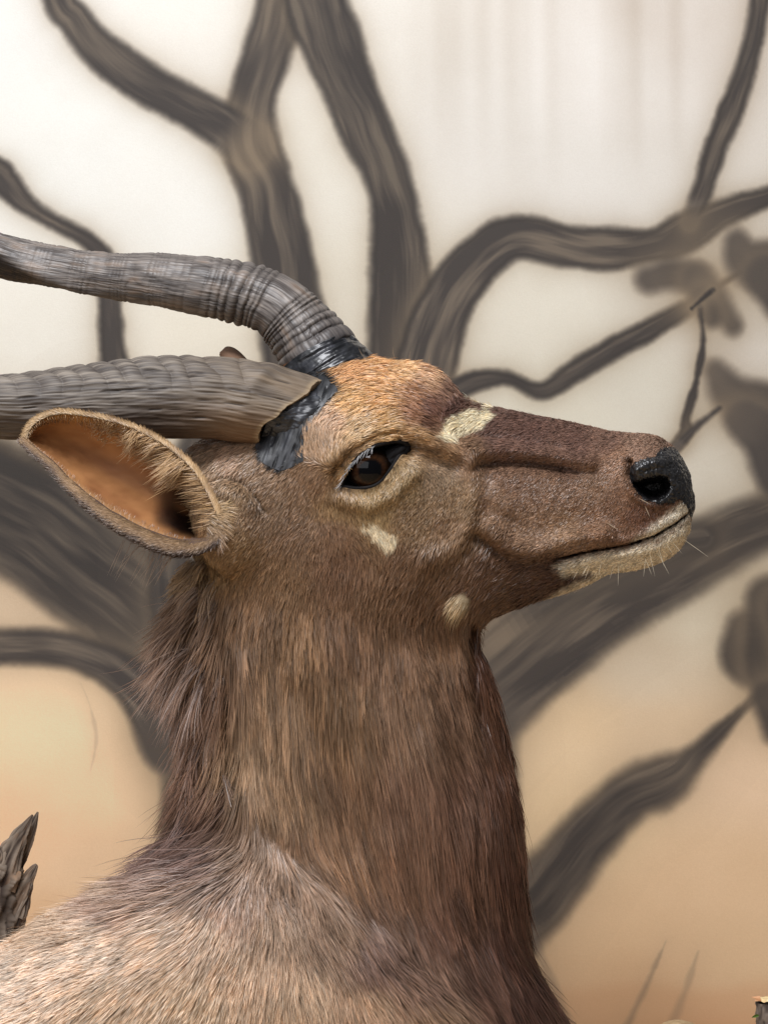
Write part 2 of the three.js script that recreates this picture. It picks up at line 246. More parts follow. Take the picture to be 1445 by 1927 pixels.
// sculpted detail on the sides of the head and neck: [path, outward, width]
const almond = pairs([643, 915, 648, 899, 658, 879, 675, 858, 697, 842, 720, 834, 745, 830, 764, 834, 767, 843, 751, 859, 737, 880, 720, 903, 699, 916, 669, 919]);
const nostril = pairs([1188, 907, 1212, 899, 1240, 892, 1259, 897, 1265, 914, 1258, 931, 1241, 943, 1222, 943, 1204, 933, 1191, 920]);
const mouth = pairs([1050, 1052, 1085, 1043, 1120, 1036, 1180, 1026, 1230, 1009, 1268, 987, 1300, 962]);
const carve = [
  [[628, 872, 660, 842, 700, 822, 750, 811, 800, 822, 845, 846, 880, 858], 13, 17], [[640, 935, 690, 950, 740, 932, 780, 890], 6, 13], [[775, 850, 810, 862, 850, 876], -9, 14],
  [[888, 872, 893, 930, 884, 985, 858, 1028, 800, 1048], 8, 17], [[912, 880, 918, 940, 910, 992, 884, 1035], -5, 19],
  [[903, 874, 960, 869, 1030, 876, 1060, 881], -8, 11], [[930, 872, 1000, 872, 1085, 886], -7, 9], [[1060, 881, 1120, 890], -3, 9], [[890, 846, 960, 846, 1040, 856, 1110, 868], 13, 13], [[880, 815, 960, 826, 1050, 842], -4, 10],
  [[925, 992, 962, 1026, 1010, 1036, 1075, 1014, 1140, 1004], 15, 19], [[930, 930, 950, 950], 5, 22], [[900, 1008, 940, 1040, 990, 1060, 1050, 1056], -7, 13], [[940, 940, 1000, 950, 1060, 950], 3, 30],
  [[1060, 1040, 1120, 1024, 1180, 1014, 1228, 996, 1268, 974], 4, 9], [[1070, 1062, 1120, 1052, 1180, 1044, 1240, 1030, 1280, 1004], 6, 11], [[1080, 1087, 1120, 1076, 1150, 1078], -5, 8],
  [[1186, 868, 1184, 890, 1192, 912], -9, 7], [[1200, 884, 1220, 872, 1244, 870], 10, 10], [[1186, 866, 1182, 890, 1190, 910], -10, 6], [[1240, 862, 1262, 880, 1272, 905], -3, 7],
  [[866, 1137, 867, 1138], 11, 19], [[395, 906, 425, 897, 455, 906, 480, 930, 497, 958], -9, 7], [[410, 925, 445, 925, 470, 950], 6, 16],
  [[630, 888, 662, 848, 704, 822, 742, 815], -7, 5], [[560, 900, 590, 960], -7, 40], [[700, 1000, 760, 1060, 700, 1110], 5, 60], [[897, 1172, 890, 1215, 890, 1280, 897, 1340], -30, 9], [[935, 1230, 940, 1330, 950, 1420], -14, 26], [[870, 1180, 868, 1260], 6, 14],
  [[405, 1110, 425, 1230, 430, 1400, 430, 1500], -9, 16], [[450, 1230, 462, 1400, 470, 1500], 8, 22], [[430, 1490, 500, 1590, 600, 1680, 720, 1770], 10, 24], [[480, 1520, 560, 1620, 680, 1720], -7, 22],
  [[640, 1190, 660, 1300, 700, 1420], 5, 40], [[740, 1180, 748, 1260, 780, 1340], -5, 14], [[560, 1280, 620, 1420, 660, 1560], -6, 28],
  [[760, 1790, 830, 1850, 860, 1920], -10, 22], [[700, 1800, 780, 1880], 6, 30], [[900, 1300, 905, 1500, 900, 1750], -6, 20],
].map(([p, a, w]) => ({ P: pairs(p), a, w }));
for (const c of carve) { c.x0 = Math.min(...c.P.map((p) => p[0])) - 3 * c.w; c.x1 = Math.max(...c.P.map((p) => p[0])) + 3 * c.w; c.y0 = Math.min(...c.P.map((p) => p[1])) - 3 * c.w; c.y1 = Math.max(...c.P.map((p) => p[1])) + 3 * c.w; }
function detail(u, v) {
  let s = 0;
  for (const c of carve) if (u > c.x0 && u < c.x1 && v > c.y0 && v < c.y1) { const d = pathd(u, v, c.P) / c.w; s += (1 + 0.35 * sst(520, 640, u) * sst(1240, 1140, v)) * c.a * Math.exp(-d * d); }
  if (u > 560 && u < 860 && v > 760 && v < 1000) { const d = polyd(u, v, almond); s += -26 * sst(3, -7, d) - 7 * sst(34, 6, d); }
  if (u > 1150 && v > 840 && v < 980) { const d = polyd(u, v, nostril); s += -52 * sst(2, -16, d) + 3 * Math.exp(-((d - 6) ** 2) / 30); }
  if (u > 1030 && v > 930 && v < 1080) { const d = pathd(u, v, mouth); s -= 13 * Math.exp(-d * d / 13) * sst(1045, 1075, u); }
  s += 2.2 * noise(u / 60, v / 60, 2) * sst(1150, 1250, v) + 0.6 * noise(u / 14, v / 14, 5);
  return s;
}
function frontZ(u, v) { let z = 420; while (z > -300 && sdf(u, v, z) > 0) z -= 6; let a = z, b = z + 6; for (let i = 0; i < 12; i++) { const m = (a + b) / 2; if (sdf(u, v, m) > 0) b = m; else a = m; } return a; }
const skinZ = (u, v) => frontZ(u, v) + detail(u, v);

function polygonize() {
  const h = 6, C = 4, u0 = -520, v0 = 630, z0 = -360, NX = 312, NY = 264, NZ = 124;    // fine cells of 6, blocks of 4
  const nx = NX + 1, ny = NY + 1, nz = NZ + 1, F = new Float32Array(nx * ny * nz).fill(NaN), id = (i, j, k) => (k * ny + j) * nx + i;
  const hot = [];
  for (let K = 0; K < NZ / C; K++) for (let J = 0; J < NY / C; J++) for (let I = 0; I < NX / C; I++) {
    if (Math.abs(sdf(u0 + (I + 0.5) * C * h, v0 + (J + 0.5) * C * h, z0 + (K + 0.5) * C * h)) < 34) hot.push([I, J, K]);
  }
  const f = (i, j, k) => { const q = id(i, j, k); let x = F[q]; if (x !== x) { x = sdf(u0 + i * h, v0 + j * h, z0 + k * h); if (x === 0) x = 1e-4; F[q] = x; } return x; };
  for (const [I, J, K] of hot) for (let k = 0; k <= C; k++) for (let j = 0; j <= C; j++) for (let i = 0; i <= C; i++) f(I * C + i, J * C + j, K * C + k);
  const vert = new Map(), P = [], tris = [];
  const cellV = (i, j, k) => {
    const key = id(i, j, k); let n = vert.get(key); if (n !== undefined) return n;
    let sx = 0, sy = 0, sz = 0, c = 0; const g = [];
    for (let q = 0; q < 8; q++) g.push(f(i + (q & 1), j + ((q >> 1) & 1), k + (q >> 2)));
    for (let a = 0; a < 8; a++) for (let bit = 1; bit < 8; bit <<= 1) if (!(a & bit)) {
      const b = a | bit; if ((g[a] < 0) === (g[b] < 0)) continue;
      const t = g[a] / (g[a] - g[b]);
      sx += (a & 1) + (bit === 1 ? t : 0); sy += ((a >> 1) & 1) + (bit === 2 ? t : 0); sz += (a >> 2) + (bit === 4 ? t : 0); c++;
    }
    n = P.length / 3; P.push(u0 + (i + sx / c) * h, v0 + (j + sy / c) * h, z0 + (k + sz / c) * h); vert.set(key, n); return n;
  };
  const quad = (a, b, c, d, flip) => { if (flip) tris.push(a, c, b, a, d, c); else tris.push(a, b, c, a, c, d); };
  const done = new Uint8Array(F.length);
  for (const [I, J, K] of hot) for (let k = K * C; k <= K * C + C; k++) for (let j = J * C; j <= J * C + C; j++) for (let i = I * C; i <= I * C + C; i++) {
    const q = id(i, j, k); if (done[q] || i < 1 || j < 1 || k < 1 || i >= NX || j >= NY || k >= NZ) continue; done[q] = 1;
    const a = f(i, j, k) < 0;
    if (a !== f(i + 1, j, k) < 0) quad(cellV(i, j - 1, k - 1), cellV(i, j, k - 1), cellV(i, j, k), cellV(i, j - 1, k), !a);
    if (a !== f(i, j + 1, k) < 0) quad(cellV(i - 1, j, k - 1), cellV(i - 1, j, k), cellV(i, j, k), cellV(i, j, k - 1), !a);
    if (a !== f(i, j, k + 1) < 0) quad(cellV(i - 1, j - 1, k), cellV(i, j - 1, k), cellV(i, j, k), cellV(i - 1, j, k), !a);
  }
  return { P, T: tris };
}
function refine(M, want) {             // split edges whose middle is wanted, without cracks
  const { P, T } = M, mid = new Map(), out = [];
  const edge = (a, b) => {
    const key = a < b ? a * 4194304 + b : b * 4194304 + a; let m = mid.get(key); if (m !== undefined) return m;
    const u = (P[a * 3] + P[b * 3]) / 2, v = (P[a * 3 + 1] + P[b * 3 + 1]) / 2, z = (P[a * 3 + 2] + P[b * 3 + 2]) / 2;
    m = -1; if (want(u, v, z)) { m = P.length / 3; P.push(u, v, z); } mid.set(key, m); return m;
  };
  for (let i = 0; i < T.length; i += 3) {
    let a = T[i], b = T[i + 1], c = T[i + 2]; const x = edge(a, b), y = edge(b, c), w = edge(c, a), n = (x >= 0) + (y >= 0) + (w >= 0);
    if (n === 0) out.push(a, b, c);
    else if (n === 3) out.push(a, x, w, x, b, y, w, y, c, x, y, w);
    else if (n === 1) { if (x >= 0) out.push(a, x, c, x, b, c); else if (y >= 0) out.push(b, y, a, y, c, a); else out.push(c, w, b, w, a, b); }
    else if (x < 0) out.push(c, w, y, w, a, b, w, b, y);
    else if (y < 0) out.push(a, x, w, x, b, c, x, c, w);
    else out.push(b, y, x, y, c, a, y, a, x);
  }
  M.T = out;
}
function normals(P, T) {
  const N = new Float32Array(P.length);
  for (let i = 0; i < T.length; i += 3) {
    const a = T[i] * 3, b = T[i + 1] * 3, c = T[i + 2] * 3, x1 = P[b] - P[a], y1 = P[b + 1] - P[a + 1], z1 = P[b + 2] - P[a + 2], x2 = P[c] - P[a], y2 = P[c + 1] - P[a + 1], z2 = P[c + 2] - P[a + 2];
    const nx = y1 * z2 - z1 * y2, ny = z1 * x2 - x1 * z2, nz = x1 * y2 - y1 * x2;
    for (const q of [a, b, c]) { N[q] += nx; N[q + 1] += ny; N[q + 2] += nz; }
  }
  for (let i = 0; i < N.length; i += 3) { const l = Math.hypot(N[i], N[i + 1], N[i + 2]) || 1; N[i] /= l; N[i + 1] /= l; N[i + 2] /= l; }
  return N;
}
const skin = polygonize();
{ // outward winding
  let s = 0; const N = normals(skin.P, skin.T);
  for (let i = 0; i < N.length; i += 3) s += N[i + 2] * Math.sign(skin.P[i + 2]);
  if (s < 0) for (let i = 0; i < skin.T.length; i += 3) { const t = skin.T[i + 1]; skin.T[i + 1] = skin.T[i + 2]; skin.T[i + 2] = t; }
}
refine(skin, (u, v, z) => z > 10 && u > 480 && u < 1320 && v < 1200);
refine(skin, (u, v, z) => z > 0 && ((u > 470 && u < 650 && v > 690 && v < 900) || (u > 600 && u < 800 && v > 790 && v < 960) || (u > 1030 && v > 800 && v < 1100) || (u > 860 && u < 1130 && v > 820 && v < 1080)));
refine(skin, (u, v, z) => z > 0 && ((polyd(u, v, almond) < 16 && v < 950) || (u > 1160 && v > 840 && v < 960) || (u > 1040 && pathd(u, v, mouth) < 12)));
{
  const N = normals(skin.P, skin.T), P = skin.P;
  for (let i = 0; i < P.length; i += 3) {
    const k = sst(0.08, 0.45, Math.abs(N[i + 2])) * detail(P[i], P[i + 1]);
    P[i] += N[i] * k * 0.3; P[i + 1] += N[i + 1] * k * 0.3; P[i + 2] += N[i + 2] * k;
  }
}
const skinN = normals(skin.P, skin.T);

// ---------------------------------------------------------------- coat: colour, lie and length fields
function field(points, n, lo, step, nx, ny, sharp = 2) {
  const g = new Float32Array(nx * ny * n);
  for (let j = 0; j < ny; j++) for (let i = 0; i < nx; i++) {
    const u = lo[0] + i * step, v = lo[1] + j * step; let s = 0; const a = new Array(n).fill(0);
    for (const p of points) { const w = Math.pow((u - p[0]) ** 2 + (v - p[1]) ** 2 + 150, -sharp); s += w; for (let c = 0; c < n; c++) a[c] += w * p[2 + c]; }
    for (let c = 0; c < n; c++) g[(j * nx + i) * n + c] = a[c] / s;
  }
  return (u, v) => {
    const x = clamp((u - lo[0]) / step, 0, nx - 1.001), y = clamp((v - lo[1]) / step, 0, ny - 1.001), X = x | 0, Y = y | 0, a = x - X, b = y - Y, q = (Y * nx + X) * n, r = [];
    for (let c = 0; c < n; c++) r.push(lerp(lerp(g[q + c], g[q + n + c], a), lerp(g[q + nx * n + c], g[q + nx * n + n + c], a), b));
    return r;
  };
}
const lin = (p) => [p[0], p[1], ...RGB(p[2], p[3], p[4])];
const coatField0 = field([
  [640, 700, 190, 142, 92], [700, 700, 198, 150, 96], [750, 690, 205, 162, 110], [800, 700, 190, 150, 112], [835, 725, 130, 98, 80], [700, 750, 192, 144, 86], [650, 760, 196, 154, 98], [770, 735, 150, 104, 68], [800, 760, 104, 70, 56], [770, 775, 140, 96, 66], [790, 795, 96, 64, 50], [850, 760, 98, 68, 58],
  [620, 800, 182, 150, 122], [660, 810, 188, 158, 118], [600, 840, 150, 122, 96], [720, 805, 176, 138, 88], [780, 815, 170, 134, 92], [830, 835, 156, 124, 92], [880, 850, 138, 108, 84], [640, 870, 150, 120, 86], [590, 900, 132, 104, 80], [640, 950, 142, 114, 80], [700, 950, 150, 124, 86], [760, 900, 152, 128, 94], [820, 900, 142, 120, 97], [870, 940, 140, 114, 86], [780, 980, 134, 108, 80], [850, 1000, 138, 110, 84],
  [630, 1000, 120, 92, 70], [560, 1000, 122, 96, 74], [500, 960, 128, 104, 82], [430, 860, 166, 136, 112], [480, 880, 136, 110, 86], [400, 880, 160, 134, 108], [430, 940, 146, 120, 92], [440, 1040, 134, 106, 74], [390, 1070, 138, 112, 80], [520, 1080, 124, 96, 70], [640, 1060, 114, 86, 66], [760, 1060, 118, 90, 68], [840, 1080, 116, 88, 66],
  [940, 800, 104, 78, 68], [1000, 810, 104, 77, 67], [1080, 830, 106, 79, 68], [1150, 830, 120, 92, 78], [1200, 838, 140, 112, 94], [960, 845, 112, 84, 72], [1060, 862, 118, 90, 76], [1170, 865, 146, 112, 88], [960, 900, 124, 95, 75], [1040, 920, 126, 97, 76], [1120, 920, 130, 101, 79], [1160, 950, 122, 90, 68], [930, 940, 132, 103, 80], [1000, 1000, 142, 113, 90], [1060, 1000, 144, 114, 88], [1130, 990, 130, 98, 74], [1200, 970, 100, 68, 50], [1180, 1005, 118, 86, 64],
  [940, 1060, 104, 76, 56], [1000, 1080, 92, 66, 50], [940, 1110, 96, 70, 52], [1010, 1110, 78, 53, 41], [1050, 1075, 80, 55, 42], [880, 1100, 108, 80, 60], [820, 1150, 112, 84, 64],
  [480, 1150, 124, 96, 72], [560, 1200, 122, 94, 68], [650, 1180, 116, 88, 66], [740, 1220, 118, 90, 68], [830, 1220, 120, 92, 70], [640, 1320, 122, 94, 68], [760, 1320, 124, 97, 76], [850, 1330, 116, 88, 68], [500, 1330, 134, 107, 82], [460, 1420, 146, 120, 95], [540, 1480, 132, 105, 80], [640, 1460, 118, 90, 68], [760, 1460, 114, 86, 68], [860, 1460, 104, 76, 60], [915, 1230, 84, 54, 38], [918, 1330, 86, 57, 40], [940, 1450, 86, 57, 41], [960, 1600, 80, 52, 38], [880, 1600, 100, 71, 54], [760, 1600, 112, 82, 62], [640, 1600, 122, 92, 68], [560, 1580, 134, 104, 80], [700, 1700, 112, 84, 66], [840, 1720, 96, 68, 53], [960, 1750, 74, 48, 37], [980, 1860, 84, 58, 48], [900, 1830, 92, 66, 54], [1040, 1920, 88, 66, 56],
  [390, 1130, 128, 102, 82], [340, 1200, 124, 97, 79], [370, 1300, 116, 89, 73], [350, 1400, 114, 85, 69], [380, 1480, 104, 78, 65], [340, 1560, 108, 84, 76], [400, 1600, 118, 93, 84], [300, 1650, 142, 116, 102], [230, 1700, 178, 150, 132],
  [480, 1600, 162, 136, 116], [540, 1660, 146, 120, 100], [620, 1740, 142, 117, 98], [520, 1740, 160, 134, 112], [700, 1800, 128, 102, 90], [780, 1840, 134, 106, 90], [440, 1700, 168, 140, 120], [380, 1760, 208, 182, 158], [480, 1820, 204, 176, 150], [300, 1780, 220, 195, 170], [200, 1780, 224, 201, 178], [100, 1820, 226, 204, 182], [0, 1850, 226, 206, 186], [200, 1880, 218, 193, 167], [350, 1880, 218, 193, 166], [560, 1880, 204, 177, 150], [680, 1880, 178, 148, 122], [800, 1910, 150, 122, 100], [-200, 1950, 208, 180, 150], [100, 1740, 206, 180, 154], [250, 1650, 190, 164, 140],
].map(lin), 3, [-520, 620], 8, 232, 200, 2.2);
const coatField = (u, v) => { const c = coatField0(u, v), g = 0.3 * c[0] + 0.59 * c[1] + 0.11 * c[2], k = v > 1150 ? 0.07 : v > 780 ? 0.05 : 0.07; return [lerp(c[0], g, k) * 1.1, lerp(c[1], g, k) * 1.08, lerp(c[2], g, k) * 1.05]; };
const flowField = field([
  [640, 720, 1, -0.1], [720, 720, 1, 0.15], [780, 740, 1, 0.35], [640, 790, 0.8, -0.5], [700, 790, 0.9, -0.25], [760, 810, 1, 0.1], [830, 840, 1, 0.4], [870, 795, -0.8, 0.55], [600, 840, -0.2, -0.9], [580, 900, -0.5, 0.6], [650, 950, 0.1, 0.8], [760, 930, -0.4, 0.8], [840, 950, -0.5, 0.8], [940, 800, -0.8, 0.5], [1040, 830, -0.85, 0.5], [1150, 850, -0.8, 0.6], [1000, 930, -0.6, 0.8], [1120, 950, -0.7, 0.7], [1040, 1010, -0.7, 0.7], [1200, 980, -0.6, 0.8], [1260, 980, -0.4, 0.9], [1180, 1060, -0.95, 0.3],
  [680, 1010, 0.3, 0.9], [540, 1000, -0.4, 0.9], [440, 860, -0.5, 0.8], [430, 1000, -0.5, 0.85], [390, 1080, -0.2, 1], [640, 1080, -0.1, 1], [780, 1080, -0.35, 0.9], [870, 1100, -0.55, 0.8], [980, 1100, -0.85, 0.5], [1060, 1080, -0.9, 0.35],
  [500, 1150, -0.15, 1], [620, 1220, 0.03, 1], [720, 1220, -0.02, 1], [840, 1220, 0.15, 1], [890, 1250, 0.2, 1], [700, 1400, 0.14, 1], [820, 1400, 0.22, 1], [930, 1400, 0.12, 1], [950, 1600, 0.05, 1], [820, 1600, 0.08, 1], [680, 1600, 0.2, 1], [450, 1250, 0.18, 1], [480, 1380, 0.12, 1], [520, 1500, 0.26, 1], [600, 1640, 0.45, 0.9], [750, 1720, 0.3, 1], [900, 1760, 0.1, 1], [980, 1850, 0.2, 1], [1050, 1920, 0.6, 0.8],
  [390, 1130, -0.18, 1], [345, 1180, -0.4, 0.9], [340, 1270, -0.72, 0.72], [390, 1280, -0.25, 1], [350, 1400, -0.38, 0.92], [400, 1430, -0.1, 1], [350, 1510, -0.35, 0.9], [350, 1580, -0.75, 0.6], [280, 1640, -0.86, 0.5], [180, 1700, -0.9, 0.45], [420, 1620, -0.65, 0.8],
  [500, 1620, 0.1, 1], [560, 1720, 0.2, 1], [640, 1780, 0.4, 0.95], [460, 1740, -0.15, 1], [420, 1800, -0.4, 0.9], [300, 1800, -0.75, 0.65], [150, 1800, -0.86, 0.5], [0, 1860, -0.86, 0.5], [300, 1900, -0.6, 0.8], [150, 1920, -0.75, 0.66], [480, 1880, -0.25, 1], [620, 1880, 0.2, 1], [740, 1880, 0.6, 0.8], [860, 1900, 0.6, 0.8],
], 2, [-520, 620], 8, 232, 200, 2);
const lengthField = field([
  [640, 700, 22], [740, 690, 18], [700, 750, 22], [800, 760, 18], [640, 800, 16], [700, 880, 8], [820, 900, 8], [780, 980, 10], [870, 800, 18], [940, 800, 13], [1050, 830, 8], [1150, 850, 6.5], [1220, 840, 6], [960, 900, 7], [1060, 930, 6.5], [1160, 950, 6], [1040, 1010, 7], [1250, 980, 6], [1150, 1060, 5.5], [1240, 1040, 5.5], [1290, 1000, 5.5], [1090, 1075, 8], [1060, 1090, 13], [980, 1100, 17], [880, 1080, 22], [640, 1000, 14], [560, 940, 13], [480, 900, 14], [430, 860, 16], [430, 1000, 10], [400, 1070, 14], [560, 1060, 16], [680, 1090, 26], [780, 1080, 24],
  [560, 1160, 34], [700, 1200, 48], [840, 1200, 40], [600, 1400, 80], [760, 1400, 86], [900, 1350, 70], [940, 1600, 84], [700, 1600, 82], [480, 1400, 55], [500, 1600, 48], [960, 1800, 74], [1030, 1900, 76], [850, 1750, 62],
  [380, 1130, 58], [340, 1180, 82], [350, 1300, 120], [400, 1300, 84], [350, 1450, 118], [400, 1500, 84], [340, 1560, 120], [380, 1620, 104], [280, 1650, 92], [200, 1700, 55],
  [560, 1720, 50], [680, 1800, 48], [400, 1740, 34], [200, 1800, 28], [0, 1850, 28], [400, 1880, 30], [700, 1900, 40],
], 1, [-520, 620], 8, 232, 200, 2);
const chevron = pairs([816, 818, 833, 800, 858, 782, 888, 774, 922, 774, 934, 780, 905, 801, 868, 816, 836, 825]);
const chevronFar = pairs([868, 741, 886, 747, 940, 768, 926, 769, 886, 756]);
const cheekSpot = pairs([682, 988, 700, 984, 725, 996, 747, 1010, 739, 1027, 722, 1025, 700, 1006]);
const lipTop = pairs([1196, 1018, 1228, 990, 1258, 966, 1284, 944, 1298, 936, 1308, 960, 1270, 992, 1232, 1011]);
const lipLow = pairs([1052, 1066, 1110, 1046, 1180, 1034, 1240, 1018, 1305, 972, 1310, 1010, 1280, 1070, 1200, 1095, 1130, 1096, 1080, 1126, 1030, 1134, 1066, 1106, 1112, 1084, 1066, 1082]);
const nosePad = pairs([1188, 878, 1205, 868, 1232, 862, 1243, 846, 1260, 843, 1290, 850, 1315, 900, 1315, 975, 1300, 972, 1292, 952, 1280, 936, 1266, 944, 1238, 946, 1212, 940, 1196, 924, 1184, 900]);
const collarNear = pairs([575, 704, 606, 706, 634, 735, 606, 762, 588, 792, 570, 822, 568, 868, 528, 886, 492, 866, 484, 838, 508, 800, 540, 750]);
const collarFar = pairs([522, 702, 560, 665, 630, 640, 684, 652, 684, 676, 640, 688, 606, 700, 580, 712, 548, 712]);
const WHITE = RGB(228, 208, 166), BLACK = RGB(20, 18, 18);
function coat(u, v) {
  let c = coatField(u, v); const j = noise(u / 7, v / 7, 11) * 3 + noise(u / 2.5, v / 2.5, 12) * 2;
  const lay = (d, soft, col, k = 1) => { const a = k * sst(soft, -soft, d + j); if (a > 0) c = mixc(c, col, a); };
  if (v < 1160) {
    if (u > 760 && u < 970 && v < 850) { lay(polyd(u, v, chevron) - 3, 4, RGB(244, 230, 196)); lay(polyd(u, v, chevronFar), 2.5, RGB(240, 226, 195)); }
    if (u > 660 && u < 770 && v > 960 && v < 1050) lay(polyd(u, v, cheekSpot) - 3, 4, RGB(236, 220, 188), 0.97);
    lay(Math.hypot(u - 866, v - 1134) - 17, 8, RGB(226, 204, 168), 0.9);
    if (u > 1000) { lay(polyd(u, v, lipTop), 12, RGB(232, 220, 196), 0.93); lay(polyd(u, v, lipLow), 12, RGB(234, 222, 198), 0.96); lay(segd(u, v, [1045, 1094], [1112, 1080]) - 5, 6, RGB(70, 44, 34), 0.8); }
    if (u > 1150) { lay(polyd(u, v, nosePad), 4, BLACK); lay(segd(u, v, [1180, 865], [1186, 905]) - 7, 9, RGB(64, 46, 38), 0.6); }
    if (u > 600 && u < 830 && v > 800 && v < 960) { lay(polyd(u, v, almond) - 2, 3, BLACK); lay(segd(u, v, [640, 893], [668, 861]) - 3, 3, RGB(228, 196, 152), 0.8); lay(segd(u, v, [772, 838], [815, 848]) - 5, 7, RGB(66, 48, 36), 0.75); lay(segd(u, v, [640, 925], [618, 940]) - 4, 6, RGB(84, 62, 46), 0.5); }
    if (u < 700) { lay(polyd(u, v, collarNear), 4, BLACK); lay(polyd(u, v, collarFar), 4, BLACK); }
    if (u > 1040) lay(pathd(u, v, mouth) - 2, 3, RGB(30, 18, 14));
  }
  return c;
}
function bald(u, v, z) {
  if (u > 620 && u < 800 && v < 950 && polyd(u, v, almond) < 3) return true;
  if (u > 1150 && polyd(u, v, nosePad) < 0) return true;
  if (u > 1060 && v > 930 && pathd(u, v, mouth) < 3.5) return true;
  if (u < 700 && v < 900 && (polyd(u, v, collarNear) < -5 - 6 * noise(u / 8, v / 8) || (z < 40 && polyd(u, v, collarFar) < 0))) return true;
  return false;
}

// ---------------------------------------------------------------- antelope: body
const antelope = thing('antelope', 'mounted brown antelope with long ringed horns and white cheek spots, facing right', 'antelope');
const coatMat = new THREE.MeshPhysicalMaterial({ vertexColors: true, roughness: 0.75, specularIntensity: 0.4 }); coatMat.name = 'skin';
const furMat = new THREE.MeshPhysicalMaterial({ vertexColors: true, roughness: 0.4, specularIntensity: 1, side: THREE.DoubleSide }); furMat.name = 'fur';
{
  const n = skin.P.length / 3, pos = new Float32Array(n * 3), col = new Float32Array(n * 3);
  for (let i = 0; i < n; i++) {
    const u = skin.P[i * 3], v = skin.P[i * 3 + 1]; put(pos, i * 3, u, v, skin.P[i * 3 + 2]);
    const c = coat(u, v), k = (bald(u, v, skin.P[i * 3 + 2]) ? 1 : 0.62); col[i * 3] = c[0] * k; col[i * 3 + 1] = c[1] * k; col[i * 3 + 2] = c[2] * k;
  }
  const T = new Uint32Array(skin.T); for (let i = 0; i < T.length; i += 3) { const t = T[i + 1]; T[i + 1] = T[i + 2]; T[i + 2] = t; }   // v runs down, y runs up
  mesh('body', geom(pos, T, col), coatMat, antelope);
}

// ---------------------------------------------------------------- antelope: fur
class Hairs {
  constructor() { this.p = []; this.n = []; this.c = []; this.t = []; this.count = 0; this.buf = new Float32Array(3); }
  // pts: rows [u, v, z]; side: unit vector; nor: shading normal in (u, v, z)
  add(pts, w, side, nor, root, tip) {
    const m = pts.length - 1, b = this.p.length / 3, e = pts[1], ax = [e[0] - pts[0][0], e[1] - pts[0][1], e[2] - pts[0][2]], gn = cross(ax, side), flip = gn[0] * nor[0] + gn[1] * nor[1] + gn[2] * nor[2] > 0;
    for (let i = 0; i <= m; i++) {
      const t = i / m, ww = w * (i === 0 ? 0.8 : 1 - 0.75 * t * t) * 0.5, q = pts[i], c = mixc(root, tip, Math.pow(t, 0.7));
      for (const s of i === m ? [0] : [-1, 1]) {
        put(this.buf, 0, q[0] + side[0] * ww * s, q[1] + side[1] * ww * s, q[2] + side[2] * ww * s);
        this.p.push(this.buf[0], this.buf[1], this.buf[2]); this.n.push(nor[0], -nor[1], nor[2]); this.c.push(c[0], c[1], c[2]);
      }
      if (i > 0) { const a = b + (i - 1) * 2; if (flip) { if (i < m) this.t.push(a, a + 1, a + 2, a + 1, a + 3, a + 2); else this.t.push(a, a + 1, a + 2); } else if (i < m) this.t.push(a, a + 2, a + 1, a + 1, a + 2, a + 3); else this.t.push(a, a + 2, a + 1); }
    }
    this.count++;
  }
  build(name, parent, mat = furMat) { const o = mesh(name, geom(new Float32Array(this.p), new Uint32Array(this.t), new Float32Array(this.c), new Float32Array(this.n)), mat, parent, 'stuff'); this.p = this.n = this.c = this.t = []; return o; }
}
const cross = (a, b) => [a[1] * b[2] - a[2] * b[1], a[2] * b[0] - a[0] * b[2], a[0] * b[1] - a[1] * b[0]];
const unit = (a) => { const l = Math.hypot(a[0], a[1], a[2]) || 1; return [a[0] / l, a[1] / l, a[2] / l]; };
const maneZone = pairs([300, 1050, 352, 1060, 392, 1092, 424, 1200, 434, 1300, 436, 1450, 430, 1530, 470, 1600, 430, 1650, 340, 1690, 250, 1730, 120, 1780, 60, 1770, 200, 1640, 300, 1560, 200, 1400]);
const headLine = pairs([280, 1040, 392, 1092, 480, 1120, 600, 1140, 720, 1170, 850, 1190, 905, 1190, 1400, 1190]);
const shoulderLine = pairs([60, 1700, 400, 1600, 470, 1570, 560, 1660, 680, 1750, 800, 1830, 900, 1880, 1000, 1990]);
const lineY = (L, u) => { for (let i = 0; i + 1 < L.length; i++) if (u < L[i + 1][0]) return lerp(L[i][1], L[i + 1][1], clamp((u - L[i][0]) / (L[i + 1][0] - L[i][0]), 0, 1)); return L[L.length - 1][1]; };
function zone(u, v) { if (polyd(u, v, maneZone) < 0) return 'mane'; if (v < lineY(headLine, u)) return 'head'; return v > lineY(shoulderLine, u) ? 'shoulder' : 'neck'; }
const furs = { head: new Hairs(), neck: new Hairs(), mane: new Hairs(), shoulder: new Hairs() };
const STYLE = { head: { cover: 5, w: 1.4, lift: 0.2, clump: 6, asp: 2.5, pull: 0.3, wob: 0.22, seg: 2, dk: 0.55, lt: 1.45 }, neck: { cover: 7.5, w: 1.5, lift: 0.12, clump: 12, asp: 10, pull: 0.7, wob: 0.13, seg: 4, dk: 0.55, lt: 1.42 }, mane: { cover: 4.6, w: 1.4, lift: 0.4, clump: 20, asp: 5, pull: 0.5, wob: 0.26, seg: 5, dk: 0.6, lt: 1.5 }, shoulder: { cover: 7, w: 1.5, lift: 0.22, clump: 11, asp: 4, pull: 0.6, wob: 0.17, seg: 3, dk: 0.52, lt: 1.5 } };
